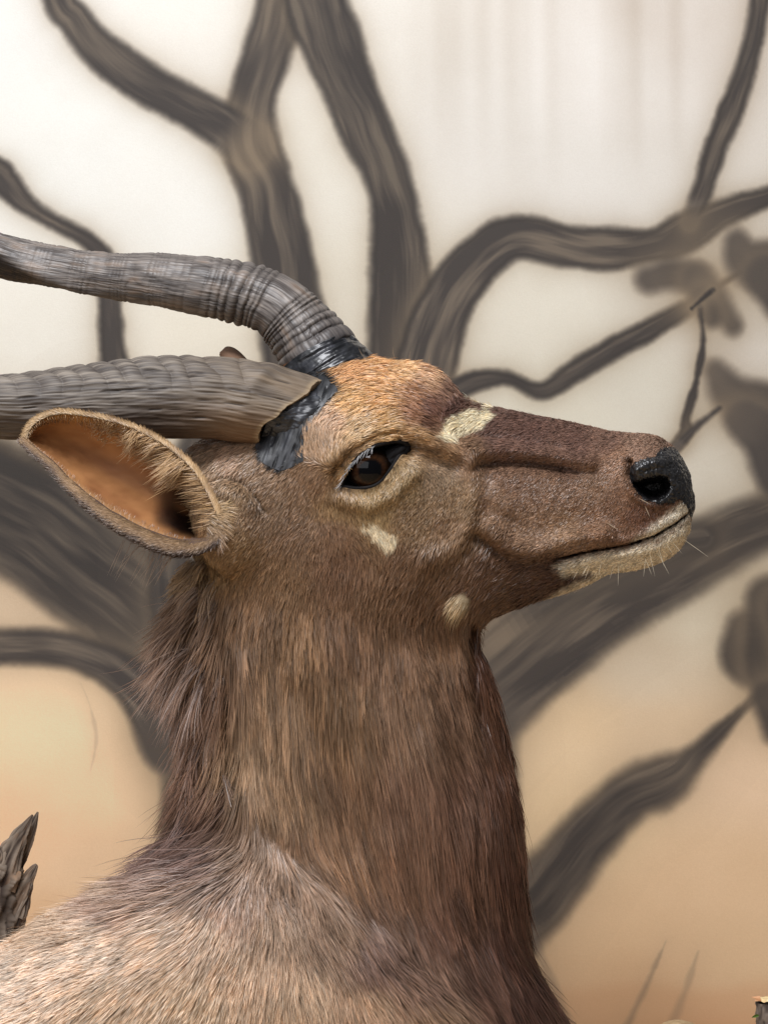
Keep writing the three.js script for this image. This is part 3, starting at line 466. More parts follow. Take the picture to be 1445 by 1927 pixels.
{
  const { P, T } = skin;
  for (let i = 0; i < T.length; i += 3) {
    const a = T[i] * 3, b = T[i + 1] * 3, c = T[i + 2] * 3, cu = (P[a] + P[b] + P[c]) / 3, cv = (P[a + 1] + P[b + 1] + P[c + 1]) / 3, cz = (P[a + 2] + P[b + 2] + P[c + 2]) / 3;
    if (cu < -130 || cv > 2010) continue;
    const x1 = P[b] - P[a], y1 = P[b + 1] - P[a + 1], z1 = P[b + 2] - P[a + 2], x2 = P[c] - P[a], y2 = P[c + 1] - P[a + 1], z2 = P[c + 2] - P[a + 2];
    const nn = [y1 * z2 - z1 * y2, z1 * x2 - x1 * z2, x1 * y2 - y1 * x2], area = Math.hypot(...nn) / 2, n = unit(nn);
    const zn = zone(cu, cv), st = STYLE[zn], L0 = lengthField(cu, cv)[0];
    const far = n[2] < -0.25 ? 0.12 : 1;
    let want = area * st.cover * (L0 < 9 ? 0.85 : 1) * far / (L0 * st.w * 0.62); want = Math.floor(want + rnd());
    for (let q = 0; q < want; q++) {
      let r1 = rnd(), r2 = rnd(); if (r1 + r2 > 1) { r1 = 1 - r1; r2 = 1 - r2; }
      const p = [P[a] + x1 * r1 + x2 * r2, P[a + 1] + y1 * r1 + y2 * r2, P[a + 2] + z1 * r1 + z2 * r2];
      if (bald(p[0], p[1], p[2])) continue;
      const ax = Math.round(p[0] / 130 + 0.3 * noise(p[1] / 80, 2)) * 130, ay = Math.round(p[1] / 130 + 0.3 * noise(p[0] / 80, 3)) * 130, fa = flowField(ax, ay), fl = Math.hypot(fa[0], fa[1]), ca = fa[0] / fl, sa = fa[1] / fl;
      const across0 = -(p[0] - ax) * sa + (p[1] - ay) * ca + st.clump * 0.4 * noise(p[0] / 22, p[1] / 22, 4), along0 = (p[0] - ax) * ca + (p[1] - ay) * sa, gx = Math.floor(across0 / st.clump), gy = Math.floor(along0 / (st.clump * st.asp) + hash(gx, ax, ay)), cell = (ax / 130) * 53 + (ay / 130) * 977;
      const h1 = hash(gx, gy, cell), h2 = hash(gx, gy, cell + 7), h3 = hash(gx, gy, cell + 13), off = across0 - (gx + 0.5) * st.clump;
      const f = flowField(p[0], p[1]); let ang = Math.atan2(f[1], f[0]) + st.wob * (1.6 * (h1 - 0.5) + gauss() * 0.8) + 0.22 * noise(p[0] / 70, p[1] / 70, 3);
      const L = L0 * (0.65 + 0.6 * rnd()), wayward = rnd() < 0.04 ? 2.2 : 1, lift = st.lift * (0.5 + rnd()) * wayward * (0.7 + 0.6 * h2);
      const pl = st.pull * (0.5 + 0.7 * h3);
      let d = [Math.cos(ang), Math.sin(ang), 0], dn = d[0] * n[0] + d[1] * n[1]; d = unit([d[0] - n[0] * dn, d[1] - n[1] * dn, -n[2] * dn]);
      const pts = [p], m = st.seg, s0 = L0 > 22 ? sdf(p[0], p[1], p[2]) : 0; let cur = p;
      for (let k = 1; k <= m; k++) {
        const t = k / m;
        if (k > 1 && L0 > 22) { const f2 = flowField(cur[0], cur[1]); const a2 = Math.atan2(f2[1], f2[0]); let da = a2 - ang; da = Math.atan2(Math.sin(da), Math.cos(da)); ang += da * 0.4 + gauss() * st.wob * 0.3; d = [Math.cos(ang), Math.sin(ang), 0]; dn = d[0] * n[0] + d[1] * n[1]; d = unit([d[0] - n[0] * dn, d[1] - n[1] * dn, -n[2] * dn]); }
        const step = L / m, nx = [cur[0] + d[0] * step, cur[1] + d[1] * step, cur[2] + d[2] * step];
        if (L0 > 14) { const g = -off * pl / m; nx[0] += -Math.sin(ang) * g; nx[1] += Math.cos(ang) * g; }
        const hgt = L * lift * (1.4 * t - 0.75 * t * t) + (zn === 'head' ? 0.6 : 2) * h3 * t;
        if (L0 > 22) { const s = sdf(nx[0], nx[1], nx[2]) - s0, e = clamp(hgt - s, -30, 30) * (zn === 'mane' && Math.abs(n[2]) < 0.5 ? 0.35 : 0.85); nx[0] += n[0] * e; nx[1] += n[1] * e; nx[2] += n[2] * e; pts.push(nx); cur = nx; }
        else { pts.push([nx[0] + n[0] * hgt, nx[1] + n[1] * hgt, nx[2] + n[2] * hgt]); cur = nx; }
      }
      const roll = gauss() * 0.9, s1 = cross(d, n), cr = Math.cos(roll), sr = Math.sin(roll), side = [s1[0] * cr + n[0] * sr, s1[1] * cr + n[1] * sr, s1[2] * cr + n[2] * sr], nor = unit([n[0] * cr - s1[0] * sr + d[0] * -0.12, n[1] * cr - s1[1] * sr, n[2] * cr - s1[2] * sr]);
      const base = coat(p[0], p[1]), tone = Math.exp(gauss() * (zn === 'head' ? lerp(0.5, 0.32, sst(6, 14, L0)) : 0.27) + (h1 - 0.5) * (zn === 'head' ? 0.3 : zn === 'mane' ? 0.5 : zn === 'shoulder' ? 0.45 : 0.78)), warm = gauss() * 0.06;
      const lum = [base[0] * tone * (1 + warm), base[1] * tone, base[2] * tone * (1 - warm)];
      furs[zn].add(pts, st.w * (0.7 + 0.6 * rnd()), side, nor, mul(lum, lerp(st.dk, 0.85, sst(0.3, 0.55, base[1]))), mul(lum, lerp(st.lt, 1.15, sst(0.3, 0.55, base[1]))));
    }
  }
}
{ // long loose mane hair along the crest of the neck
  const crest = smoothPath([[350, 1060, 52], [345, 1120, 90], [338, 1170, 138], [342, 1230, 140], [352, 1310, 118], [360, 1380, 104], [358, 1440, 112], [348, 1500, 108], [338, 1560, 120], [326, 1600, 112], [290, 1640, 90]], 10);
  for (let n = 0; n < 380; n++) {
    const q = crest[Math.floor(rnd() * crest.length)], v0 = q[1], up = sst(1330, 1180, v0), wit = sst(1530, 1590, v0);
    const u0 = q[0] + 6 + 70 * rnd() * rnd() * (1 - wit), z0 = gauss() * 45 + 20 + (u0 - q[0]) * 0.6, a0 = lerp(lerp(1.95, 2.42, up), 2.6, wit) + gauss() * 0.2 - (u0 - q[0]) / 160, curl = gauss() * 0.25 - 0.16, L0 = q[2] * (0.7 + 0.55 * rnd()), base = mul(coat(Math.max(u0, 330), v0), Math.exp(gauss() * 0.25)), m = 14 + Math.floor(12 * rnd()), zd = gauss() * 0.25 + 0.12;
    for (let k = 0; k < m; k++) {
      const L = L0 * (0.55 + 0.5 * rnd()), du = gauss() * 7, dv = gauss() * 9, a = a0 + gauss() * (rnd() < 0.12 ? 0.4 : 0.11), pts = [], t2 = Math.exp(gauss() * 0.3), c = mul(base, t2); let p = [u0 + du, v0 + dv, z0 + gauss() * 6];
      for (let i = 0; i < 6; i++) { pts.push(p); const an = a + curl * (i - 1) * 0.35 - du * 0.004 * i; p = [p[0] + Math.cos(an) * L / 5, p[1] + Math.sin(an) * L / 5, p[2] + zd * L / 5]; }
      furs.mane.add(pts, 1.35, unit([-Math.sin(a), Math.cos(a), gauss() * 0.6]), unit([-0.25 + gauss() * 0.4, -0.35 + gauss() * 0.3, 0.8]), mul(c, 0.6), mul(c, 1.45));
    }
  }
}
let tris = skin.T.length / 3; for (const f of Object.values(furs)) tris += f.t.length / 3; console.log('triangles', tris | 0);
console.log('hairs', Object.values(furs).map((f) => f.count).join(' '));
furs.head.build('head_fur', antelope); furs.neck.build('neck_fur', antelope); furs.mane.build('mane', antelope); furs.shoulder.build('shoulder_fur', antelope);

// ---------------------------------------------------------------- antelope: eye, nose, whiskers
{
  const cu = 694, cv = 881, R = 52, zs = frontZ(cu, cv), cz = zs - R * 0.93 - 6;
  const g = new THREE.SphereGeometry(1, 72, 48), p = g.attributes.position, n = p.count, pos = new Float32Array(n * 3), col = new Float32Array(n * 3);
  const look = unit([0.12, 0.06, 1]), ex = unit([0.86, -0.5, 0]), ey = cross(look, ex);
  for (let i = 0; i < n; i++) {
    const d = [p.getX(i), p.getY(i), p.getZ(i)]; put(pos, i * 3, cu + d[0] * R, cv + d[1] * R, cz + d[2] * R);
    const a = d[0] * ex[0] + d[1] * ex[1] + d[2] * ex[2], b = d[0] * ey[0] + d[1] * ey[1] + d[2] * ey[2], f = d[0] * look[0] + d[1] * look[1] + d[2] * look[2], r = Math.hypot(a, b);
    let c = mixc(RGB(56, 33, 17), RGB(20, 13, 9), sst(0.48, 0.74, r)); c = mul(c, 0.8 + 0.3 * noise(Math.atan2(b, a) * 12, r * 2));
    c = mixc(RGB(6, 6, 8), c, sst(0.9, 1.1, Math.hypot(a / 0.46, b / 0.4))); c = mixc(c, RGB(16, 12, 11), sst(0.74, 0.84, r)); if (f < 0) c = RGB(16, 12, 11);
    col.set(c, i * 3);
  }
  const T = Array.from(g.index.array); for (let i = 0; i < T.length; i += 3) { const t = T[i]; T[i] = T[i + 1]; T[i + 1] = t; }
  mesh('eye', geom(pos, T, col), new THREE.MeshPhysicalMaterial({ vertexColors: true, roughness: 0.05, specularIntensity: 0.42 }), antelope);
  // eyelid: a wet dark rim round the opening
  const ring = smoothPath([...almond, almond[0]].map((q) => [q[0], q[1], skinZ(q[0] + (q[0] - 700) * 0.1, q[1] + (q[1] - 880) * 0.1) - 2]), 8), M = 12, pp = [], cc = [], tt = [];
  ring.forEach((q, i) => {
    const b = ring[(i + 1) % ring.length], a = ring[(i + ring.length - 2) % ring.length], t = unit([b[0] - a[0], b[1] - a[1], b[2] - a[2]]), s = unit(cross(t, [0, 0, 1])), o = cross(s, t), up = q[1] < 870 ? 1 : 0.75, r = 3.8 * up;
    for (let k = 0; k < M; k++) { const w = k / M * 2 * Math.PI, x = Math.cos(w) * r * 1.25, y = Math.sin(w) * r, e = []; put(e, 0, q[0] + s[0] * x + o[0] * y, q[1] + s[1] * x + o[1] * y, q[2] + s[2] * x + o[2] * y); pp.push(...e); const sh = 0.8 + 0.5 * noise(i / 3, k / 2); cc.push(...mul(RGB(26, 23, 23), sh)); }
    if (i) for (let k = 0; k < M; k++) { const A = (i - 1) * M + k, B = (i - 1) * M + (k + 1) % M, C = i * M + k, E = i * M + (k + 1) % M; tt.push(A, B, C, B, E, C); }
  });
  const lidMat = new THREE.MeshPhysicalMaterial({ vertexColors: true, roughness: 0.75, specularIntensity: 0.35, side: THREE.DoubleSide });
  mesh('eyelid', geom(pp, tt, cc), lidMat, antelope);
  // tear gland in the front corner of the eye
  const tg = new THREE.SphereGeometry(1, 40, 28), tp = tg.attributes.position, tpos = new Float32Array(tp.count * 3), tcol = new Float32Array(tp.count * 3), tz = frontZ(748, 850);
  for (let i = 0; i < tp.count; i++) {
    const x = tp.getX(i), y = tp.getY(i), z = tp.getZ(i), k = 1 + 0.12 * noise(x * 4, y * 4, z * 4) + 0.06 * noise(x * 9, y * 9, z * 9), ca = Math.cos(-0.55), sa = Math.sin(-0.55), X = x * 34 * k, Y = y * 17 * k;
    put(tpos, i * 3, 743 + X * ca - Y * sa, 855 + X * sa + Y * ca, tz - 24 + z * 15 * k);
    tcol.set(mixc(RGB(17, 15, 16), RGB(96, 98, 106), sst(0.1, 0.9, -x) * sst(-0.1, 0.6, y)), i * 3);
  }
  const tT = Array.from(tg.index.array); for (let i = 0; i < tT.length; i += 3) { const t = tT[i]; tT[i] = tT[i + 1]; tT[i + 1] = t; }
  mesh('tear_gland', geom(tpos, tT, tcol), lidMat, antelope);
  // lashes
  const lash = new Hairs();
  for (let i = 0; i < 44; i++) {
    const t = rnd(), q = ring[Math.floor(ring.length * (0.02 + 0.3 * t))], L = 18 + 14 * rnd(), dir = unit([-0.55 + 0.6 * rnd() - 0.5 * (1 - t), 0.85, 0.75]);
    const pts = [0, 1, 2, 3].map((k) => [q[0] + 1 + dir[0] * L * k / 3, q[1] - 2 + dir[1] * L * k / 3 - 3 * (k / 3) ** 2, q[2] + 2 + dir[2] * L * k / 3 * (1 - 0.14 * k)]);
    const w = rnd() < 0.45 ? RGB(160, 155, 155) : RGB(50, 44, 42); lash.add(pts, 1.0, [0.8, 0.6, 0], [0, -0.4, 0.9], mul(w, 0.6), w);
  }
  lash.build('eyelashes', antelope);
  // whiskers and chin bristles
  const wh = new Hairs();
  for (let i = 0; i < 16; i++) {
    const t = rnd(), u = lerp(1080, 1290, t), v = lerp(1072, 1012, Math.pow(t, 2.2)) - 26 * rnd() * rnd(), z = skinZ(Math.min(u, 1280), v - 6), L = 14 + 34 * rnd() * (0.4 + t), a = lerp(2.1, 0.8, t) + gauss() * 0.35;
    const pts = [0, 1, 2, 3].map((k) => [u + Math.cos(a) * L * k / 3, v + Math.sin(a) * L * k / 3 + 2 * (k / 3) ** 2, z + L * 0.35 * k / 3]);
    wh.add(pts, 0.75, [Math.sin(a), -Math.cos(a), 0], [0, 0, 1], RGB(190, 172, 140), RGB(222, 212, 190));
  }
  for (let i = 0; i < 3; i++) { const u = lerp(1090, 1240, rnd()), v = lerp(930, 1010, rnd()), z = skinZ(u, v), L = 20 + 16 * rnd(), a = 0.9 + gauss() * 0.6; wh.add([0, 1, 2, 3].map((k) => [u + Math.cos(a) * L * k / 3, v + Math.sin(a) * L * k / 3, z + L * 0.5 * k / 3]), 1.1, [Math.sin(a), -Math.cos(a), 0], [0, 0, 1], RGB(150, 120, 96), RGB(214, 196, 168)); }
  for (const [u, v, a, L] of [[748, 684, -2.2, 34], [772, 684, -1.9, 26], [806, 692, -1.75, 30], [812, 694, -2.1, 26], [690, 676, -2.5, 30], [836, 716, -0.7, 22], [430, 838, -2.1, 26], [392, 830, -2.3, 30], [660, 676, -2.3, 22]]) { const z = -10 + 20 * rnd(); wh.add([0, 1, 2, 3].map((k) => [u + Math.cos(a + k * 0.12) * L * k / 3, v + Math.sin(a + k * 0.12) * L * k / 3, z]), 0.8, [Math.sin(a), -Math.cos(a), 0], [0, 0, 1], RGB(110, 84, 60), RGB(150, 124, 96)); }
  wh.build('whiskers', antelope);
  // the bare pad of the nose lies over the muzzle as pebbled skin
  const keep = [], map = new Map(), np = [], nc = [], nn = [];
  const N = skinN, P = skin.P;
  const vtx = (i) => { let q = map.get(i); if (q === undefined) { q = np.length / 3; map.set(i, q); const u = P[i * 3], v = P[i * 3 + 1], z = P[i * 3 + 2], k = 1.8 + 1.5 * noise(u / 3.4, v / 3.4, z / 3.4) + 0.8 * noise(u / 7, v / 7, z / 7), e = []; put(e, 0, u + N[i * 3] * k, v + N[i * 3 + 1] * k, z + N[i * 3 + 2] * k); np.push(...e); const hole = sst(3, -3, polyd(u, v, nostril)); nc.push(...mixc(mul(RGB(38, 37, 38), 1 + 0.6 * noise(u / 4, v / 4, z / 4)), RGB(7, 6, 7), hole)); } return q; };
  for (let i = 0; i < skin.T.length; i += 3) { const [a, b, c] = [skin.T[i], skin.T[i + 1], skin.T[i + 2]]; if (P[a * 3] > 1170 && P[a * 3 + 1] < 985 && [a, b, c].every((q) => polyd(P[q * 3], P[q * 3 + 1], nosePad) < 1.5 + 1.5 * noise(P[q * 3] / 5, P[q * 3 + 1] / 5))) keep.push(vtx(a), vtx(c), vtx(b)); }
  mesh('nose', geom(np, keep, nc), new THREE.MeshPhysicalMaterial({ vertexColors: true, roughness: 0.3, side: THREE.DoubleSide }), antelope);
}

// ---------------------------------------------------------------- antelope: horns
function horn(stations, opt) {
  const Q0 = smoothPath(stations, 24), cum = [0]; for (let i = 1; i < Q0.length; i++) cum.push(cum[i - 1] + Math.hypot(Q0[i][0] - Q0[i - 1][0], Q0[i][1] - Q0[i - 1][1], Q0[i][2] - Q0[i - 1][2]));
  const total = cum[cum.length - 1], at = (s) => { s = clamp(s, 0, total - 0.01); let lo = 0, hi = cum.length - 1; while (hi - lo > 1) { const m = (lo + hi) >> 1; if (cum[m] <= s) lo = m; else hi = m; } const t = (s - cum[lo]) / (cum[hi] - cum[lo]); return Q0[lo].map((x, c) => lerp(x, Q0[hi][c], t)); };
  const M = 220, Nn = opt.n || 480, pos = new Float32Array((Nn + 2) * M * 3), col = new Float32Array((Nn + 2) * M * 3), idx = [];
  for (let i = 0; i < Nn + 2; i++) for (let k = 0; k < M; k++) {
    const th = k / M * 2 * Math.PI, s0 = opt.start(th), w = Math.max(0, i - 1) / Nn, s = s0 + (total - s0) * Math.pow(w, 1.25);
    const q = at(s), a = at(s - 6), b = at(s + 6), t = unit([b[0] - a[0], b[1] - a[1], b[2] - a[2]]), o = unit([-t[1] * t[0], 0, 0].map((_, c) => [0, -1, 0][c] - t[c] * -t[1])), f = cross(t, o);
    const sgn = f[2] > 0 ? 1 : -1, X = Math.cos(th), Y = Math.sin(th) * sgn;
    const r = Math.max(1, q[3] * opt.shape(th, s, total) + opt.relief(th, s, total)) * (i === 0 ? 0.8 : i === 1 ? 0.985 : 1), j = (i * M + k) * 3;
    put(pos, j, q[0] + (o[0] * X + f[0] * Y) * r, q[1] + (o[1] * X + f[1] * Y) * r, q[2] + (o[2] * X + f[2] * Y) * r);
    const c = opt.color(th, s, total, q); col.set(i === 0 ? mul(c, 0.5) : c, j);
    if (i) { const A = (i - 1) * M + k, B = (i - 1) * M + (k + 1) % M, C = i * M + k, E = i * M + (k + 1) % M; idx.push(A, B, C, B, E, C); }
  }
  return geom(pos, idx, col);
}
const hornMat = new THREE.MeshPhysicalMaterial({ vertexColors: true, roughness: 0.55, specularIntensity: 0.6, side: THREE.DoubleSide }); hornMat.name = 'horn';
const resinMat = new THREE.MeshPhysicalMaterial({ vertexColors: true, roughness: 0.45, clearcoat: 0.2, clearcoatRoughness: 0.35, side: THREE.DoubleSide }); resinMat.name = 'black_resin';
const GREY = RGB(78, 71, 66), GREYL = RGB(138, 128, 117), BROWN = RGB(112, 88, 68), DARK = RGB(52, 45, 42);
{
  const front = (th) => Math.max(0, Math.sin(th)), up = (th) => Math.max(0, Math.cos(th));
  // near horn. th 0 = uppermost, pi/2 = towards the viewer
  const start = (th) => { const c = Math.cos(th), s = Math.sin(th); return 46 + -34 * c + 40 * Math.max(0, s) * (0.6 + 0.4 * -c) + 18 * Math.max(0, -c) + 4.5 * noise(th * 3.3, 1) + 1.6 * noise(th * 11, 2); };
  const bumpPos = (th, s) => s / 43 + 0.25 * noise(s / 60, 5) + 0.6 * Math.sin(th - 0.3) + 0.22 * noise(th * 2.2, s / 50, 4);
  const nearHorn = horn([[600, 786, 70, 64], [560, 777, 74, 68], [500, 763, 80, 72], [450, 755, 84, 74], [400, 749, 88, 73], [300, 748, 96, 75], [200, 753, 106, 72], [100, 760, 116, 67], [0, 765, 126, 62], [-130, 752, 140, 57], [-270, 700, 150, 50], [-420, 590, 150, 38], [-530, 440, 100, 22], [-590, 300, 60, 5]], {
    start, shape: (th, s) => 1 + 0.045 * Math.cos(th * 2 + s / 260) + 0.03 * Math.cos(3 * th - s / 200),
    relief: (th, s, tot) => {
      const fade = sst(90, 170, s) * (1 - 0.8 * sst(900, 1300, s)), top = Math.pow(Math.max(0, Math.cos(th - 0.25)), 1.6), ph = bumpPos(th, s), fr = ph - Math.floor(ph);
      const ring = (Math.pow(Math.sin(Math.PI * fr), 0.6) - 0.62) * 5.6 * (0.6 + 0.6 * hash(Math.floor(ph), 2, 2));
      const fold = 5 * Math.exp(-(((s - 105 - 40 * Math.sin(th) ** 2) / 16) ** 2)) * Math.pow(up(th - 0.6), 1.5);
      const grain = 1.5 * noise(th * 34 + s / 60, s / 55) + 1.0 * noise(th * 70 + s / 40, s / 28), crack = -2.2 * sst(0.72, 0.9, noise(th * 22 + s / 90, s / 80, 8));
      return ring * top * fade + fold + grain + crack + 2 * noise(th * 3, s / 60, 4);
    },
    color: (th, s, tot, q) => {
      const n = fbm(th * 6 + s / 120, s / 60, 1), g = noise(th * 40 + s / 60, s / 70, 2), ph = bumpPos(th, s), fr = ph - Math.floor(ph);
      let c = mixc(GREY, GREYL, clamp(0.4 + 0.8 * n + 0.55 * g + 0.3 * (Math.sin(Math.PI * fr) - 0.6) * up(th), 0, 1));
      c = mixc(c, RGB(124, 106, 86), clamp(sst(330, 60, s) * (0.55 + 0.6 * n), 0, 0.8)); c = mixc(c, RGB(122, 92, 64), sst(0.1, -0.75, Math.cos(th)) * sst(420, 120, s) * 0.75); c = mixc(c, RGB(70, 58, 50), 0.6 * sst(0.35, -0.4, Math.cos(th)) * sst(120, 300, s));  // browner foot; lower half takes its brown plus painted-in shade
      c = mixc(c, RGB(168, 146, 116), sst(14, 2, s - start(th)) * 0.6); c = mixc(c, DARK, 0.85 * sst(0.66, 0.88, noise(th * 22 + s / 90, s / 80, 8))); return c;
    },
  });
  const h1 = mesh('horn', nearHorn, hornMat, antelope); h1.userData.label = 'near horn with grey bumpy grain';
  const collar = horn([[505, 768, 80, 56], [540, 778, 76, 59], [570, 790, 66, 68], [598, 802, 40, 76], [625, 812, 8, 78]], {
    n: 150, start: () => 0, shape: (th) => 1 + 0.05 * Math.cos(2 * th),
    relief: (th, s) => 3 * fbm(th * 4 + s / 50, s / 34, 3) + 3.2 * noise(th * 3, s / 8 + 2 * noise(th * 2, 4), 2) * 0.6 - 3.5 * sst(0.55, 0.85, noise(th * 5 + s / 30, s / 11, 6)) + 1 * noise(th * 26, s / 5, 7),
    color: (th, s) => mul(mixc(RGB(34, 35, 39), RGB(66, 68, 74), sst(-0.3, 0.6, fbm(th * 5, s / 20, 9))), 1),
  });
  mesh('horn_collar', collar, resinMat, h1);
  { // the resin spread on the skin at the horn's foot
    const P = skin.P, N = skinN, map = new Map(), np = [], nc = [], keep = [];
    const vtx = (i) => { let q = map.get(i); if (q === undefined) { q = np.length / 3; map.set(i, q); const u = P[i * 3], v = P[i * 3 + 1], z = P[i * 3 + 2], al = (u * 0.35 - v * 0.94), ac = u * 0.94 + v * 0.35, k = 2.6 + 1.6 * fbm(ac / 11, al / 46, 3) + 0.9 * noise(ac / 4, al / 26, 6) - 2.4 * sst(0.45, 0.8, noise(ac / 6, al / 40, 8)), e = []; put(e, 0, u + N[i * 3] * k, v + N[i * 3 + 1] * k, z + N[i * 3 + 2] * k); np.push(...e); nc.push(...mixc(RGB(28, 29, 32), RGB(60, 62, 68), sst(-0.2, 0.7, fbm(ac / 9, al / 36, 4)))); } return q; };
    const inside = (q) => { const u = P[q * 3], v = P[q * 3 + 1]; return polyd(u, v, collarNear) < 3 + 2 * noise(u / 9, v / 9) && P[q * 3 + 2] > -20; };
    for (let i = 0; i < skin.T.length; i += 3) { const [a, b, c] = [skin.T[i], skin.T[i + 1], skin.T[i + 2]]; if (P[a * 3] > 470 && P[a * 3] < 660 && P[a * 3 + 1] < 900 && [a, b, c].every(inside)) keep.push(vtx(a), vtx(c), vtx(b)); }
    mesh('resin_patch', geom(np, keep, nc), resinMat, h1);
  }

  // far horn
  const wsp = (th, s) => s / 17 + 1.5 * noise(s / 38, 3) + 0.5 * noise(s / 90, 9) + 0.35 * Math.cos(th - 0.4) + 0.12 * noise(th * 3, s / 30);
  const ringAmt = (th, s) => sst(14, 60, s) * lerp(1, 0.34, sst(230, 330, s)) * (1 - 0.7 * sst(520, 800, s)), keel = (s) => lerp(2.75, 1.1, sst(470, 800, s));
  const farHorn = horn([[622, 712, -70, 78], [603, 674, -75, 75], [572, 628, -84, 68], [535, 588, -93, 61], [490, 562, -101, 58.5], [440, 548, -110, 58], [380, 538, -120, 55], [300, 527, -135, 50], [200, 517, -160, 41], [100, 503, -180, 41], [0, 480, -195, 41], [-120, 430, -200, 38], [-260, 330, -180, 30], [-380, 200, -140, 20], [-460, 80, -100, 5]], {
    start: (th) => 12 + 5 * noise(th * 4, 3), n: 620,
    shape: (th, s) => { let d = th - keel(s); d = Math.atan2(Math.sin(d), Math.cos(d)); return 1 + sst(380, 560, s) * (0.16 * Math.exp(-(((d) / 0.34) ** 2)) - 0.12 * Math.exp(-((((d - 0.9)) / 0.5) ** 2)) - 0.05 * Math.exp(-((((d + 0.9)) / 0.5) ** 2))); },
    relief: (th, s) => {
      const ph = wsp(th, s), fr = ph - Math.floor(ph), am = 0.2 + 1.2 * hash(Math.floor(ph), 7, 1) * (0.7 + 0.5 * noise(th * 2, ph, 3)), ring = (Math.pow(Math.abs(Math.sin(Math.PI * fr)), 0.7) - 0.6) * 7 * am * ringAmt(th, s);
      const crack = -5 * Math.exp(-(((s - 38 - 7 * Math.cos(th * 1.3) - 2 * noise(th * 9, 2)) / 2.6) ** 2)) * (0.3 + 0.7 * sst(-0.3, 0.2, noise(th * 2.5, 9)));
      const seam = -2.5 * Math.exp(-(((th - 1.15 + 0.05 * noise(s / 9, 1)) / 0.022) ** 2)) * sst(170, 60, s);
      return ring + crack + seam + 0.8 * noise(th * 60, s / 60, 3) + 0.5 * noise(th * 30, s / 14, 4) + 1.6 * noise(th * 3, s / 40, 6);
    },
    color: (th, s) => {
      const ph = wsp(th, s), fr = ph - Math.floor(ph), n = fbm(th * 5, s / 40, 7), g = noise(th * 46, s / 30, 2);
      let c = mixc(RGB(74, 68, 65), RGB(140, 131, 124), clamp(0.42 + 0.8 * n + 0.55 * g, 0, 1));
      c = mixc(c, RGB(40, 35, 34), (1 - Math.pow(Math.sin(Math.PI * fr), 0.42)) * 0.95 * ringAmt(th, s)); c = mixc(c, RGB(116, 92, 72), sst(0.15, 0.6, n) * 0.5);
      let d = th - keel(s) - 0.02; d = Math.atan2(Math.sin(d), Math.cos(d)); c = mixc(c, RGB(40, 33, 31), sst(0.0, 0.28, d) * sst(2.6, 1.9, d) * sst(400, 560, s) * 0.92);  // shaded facet below the keel is painted into the horn colour
      c = mixc(c, RGB(70, 66, 66), sst(110, 40, s) * 0.75); c = mixc(c, RGB(30, 30, 33), sst(56, 34, s + 6 * noise(th * 5, 4))); c = mixc(c, RGB(150, 92, 42), sst(0.12, 0.35, noise(th * 3 + 1.7, s / 26, 12)) * sst(100, 70, s) * sst(30, 50, s) * sst(1.9, 2.4, th) * sst(3.5, 3.0, th) * 0.9);
      return c;
    },
  });
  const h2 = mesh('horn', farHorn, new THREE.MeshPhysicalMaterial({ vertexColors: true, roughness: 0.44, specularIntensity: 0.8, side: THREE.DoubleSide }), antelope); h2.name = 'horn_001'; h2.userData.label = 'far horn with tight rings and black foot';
  const collar2 = horn([[596, 664, -76, 74], [606, 682, -72, 79], [622, 706, -66, 86], [640, 735, -56, 88]], {
    n: 120, start: () => 0, shape: () => 1,
    relief: (th, s) => 3.2 * noise(th * 1.4, s / 8, 2) + 1.6 * fbm(th * 3, s / 12, 3) + 0.4 * noise(th * 22, s / 7, 5), color: (th, s) => mixc(RGB(24, 25, 28), RGB(54, 55, 60), sst(-0.2, 0.6, fbm(th * 6, s / 9, 4))),
  });
  mesh('horn_collar', collar2, new THREE.MeshPhysicalMaterial({ vertexColors: true, roughness: 0.34, clearcoat: 0.3, clearcoatRoughness: 0.3, side: THREE.DoubleSide }), h2);
}

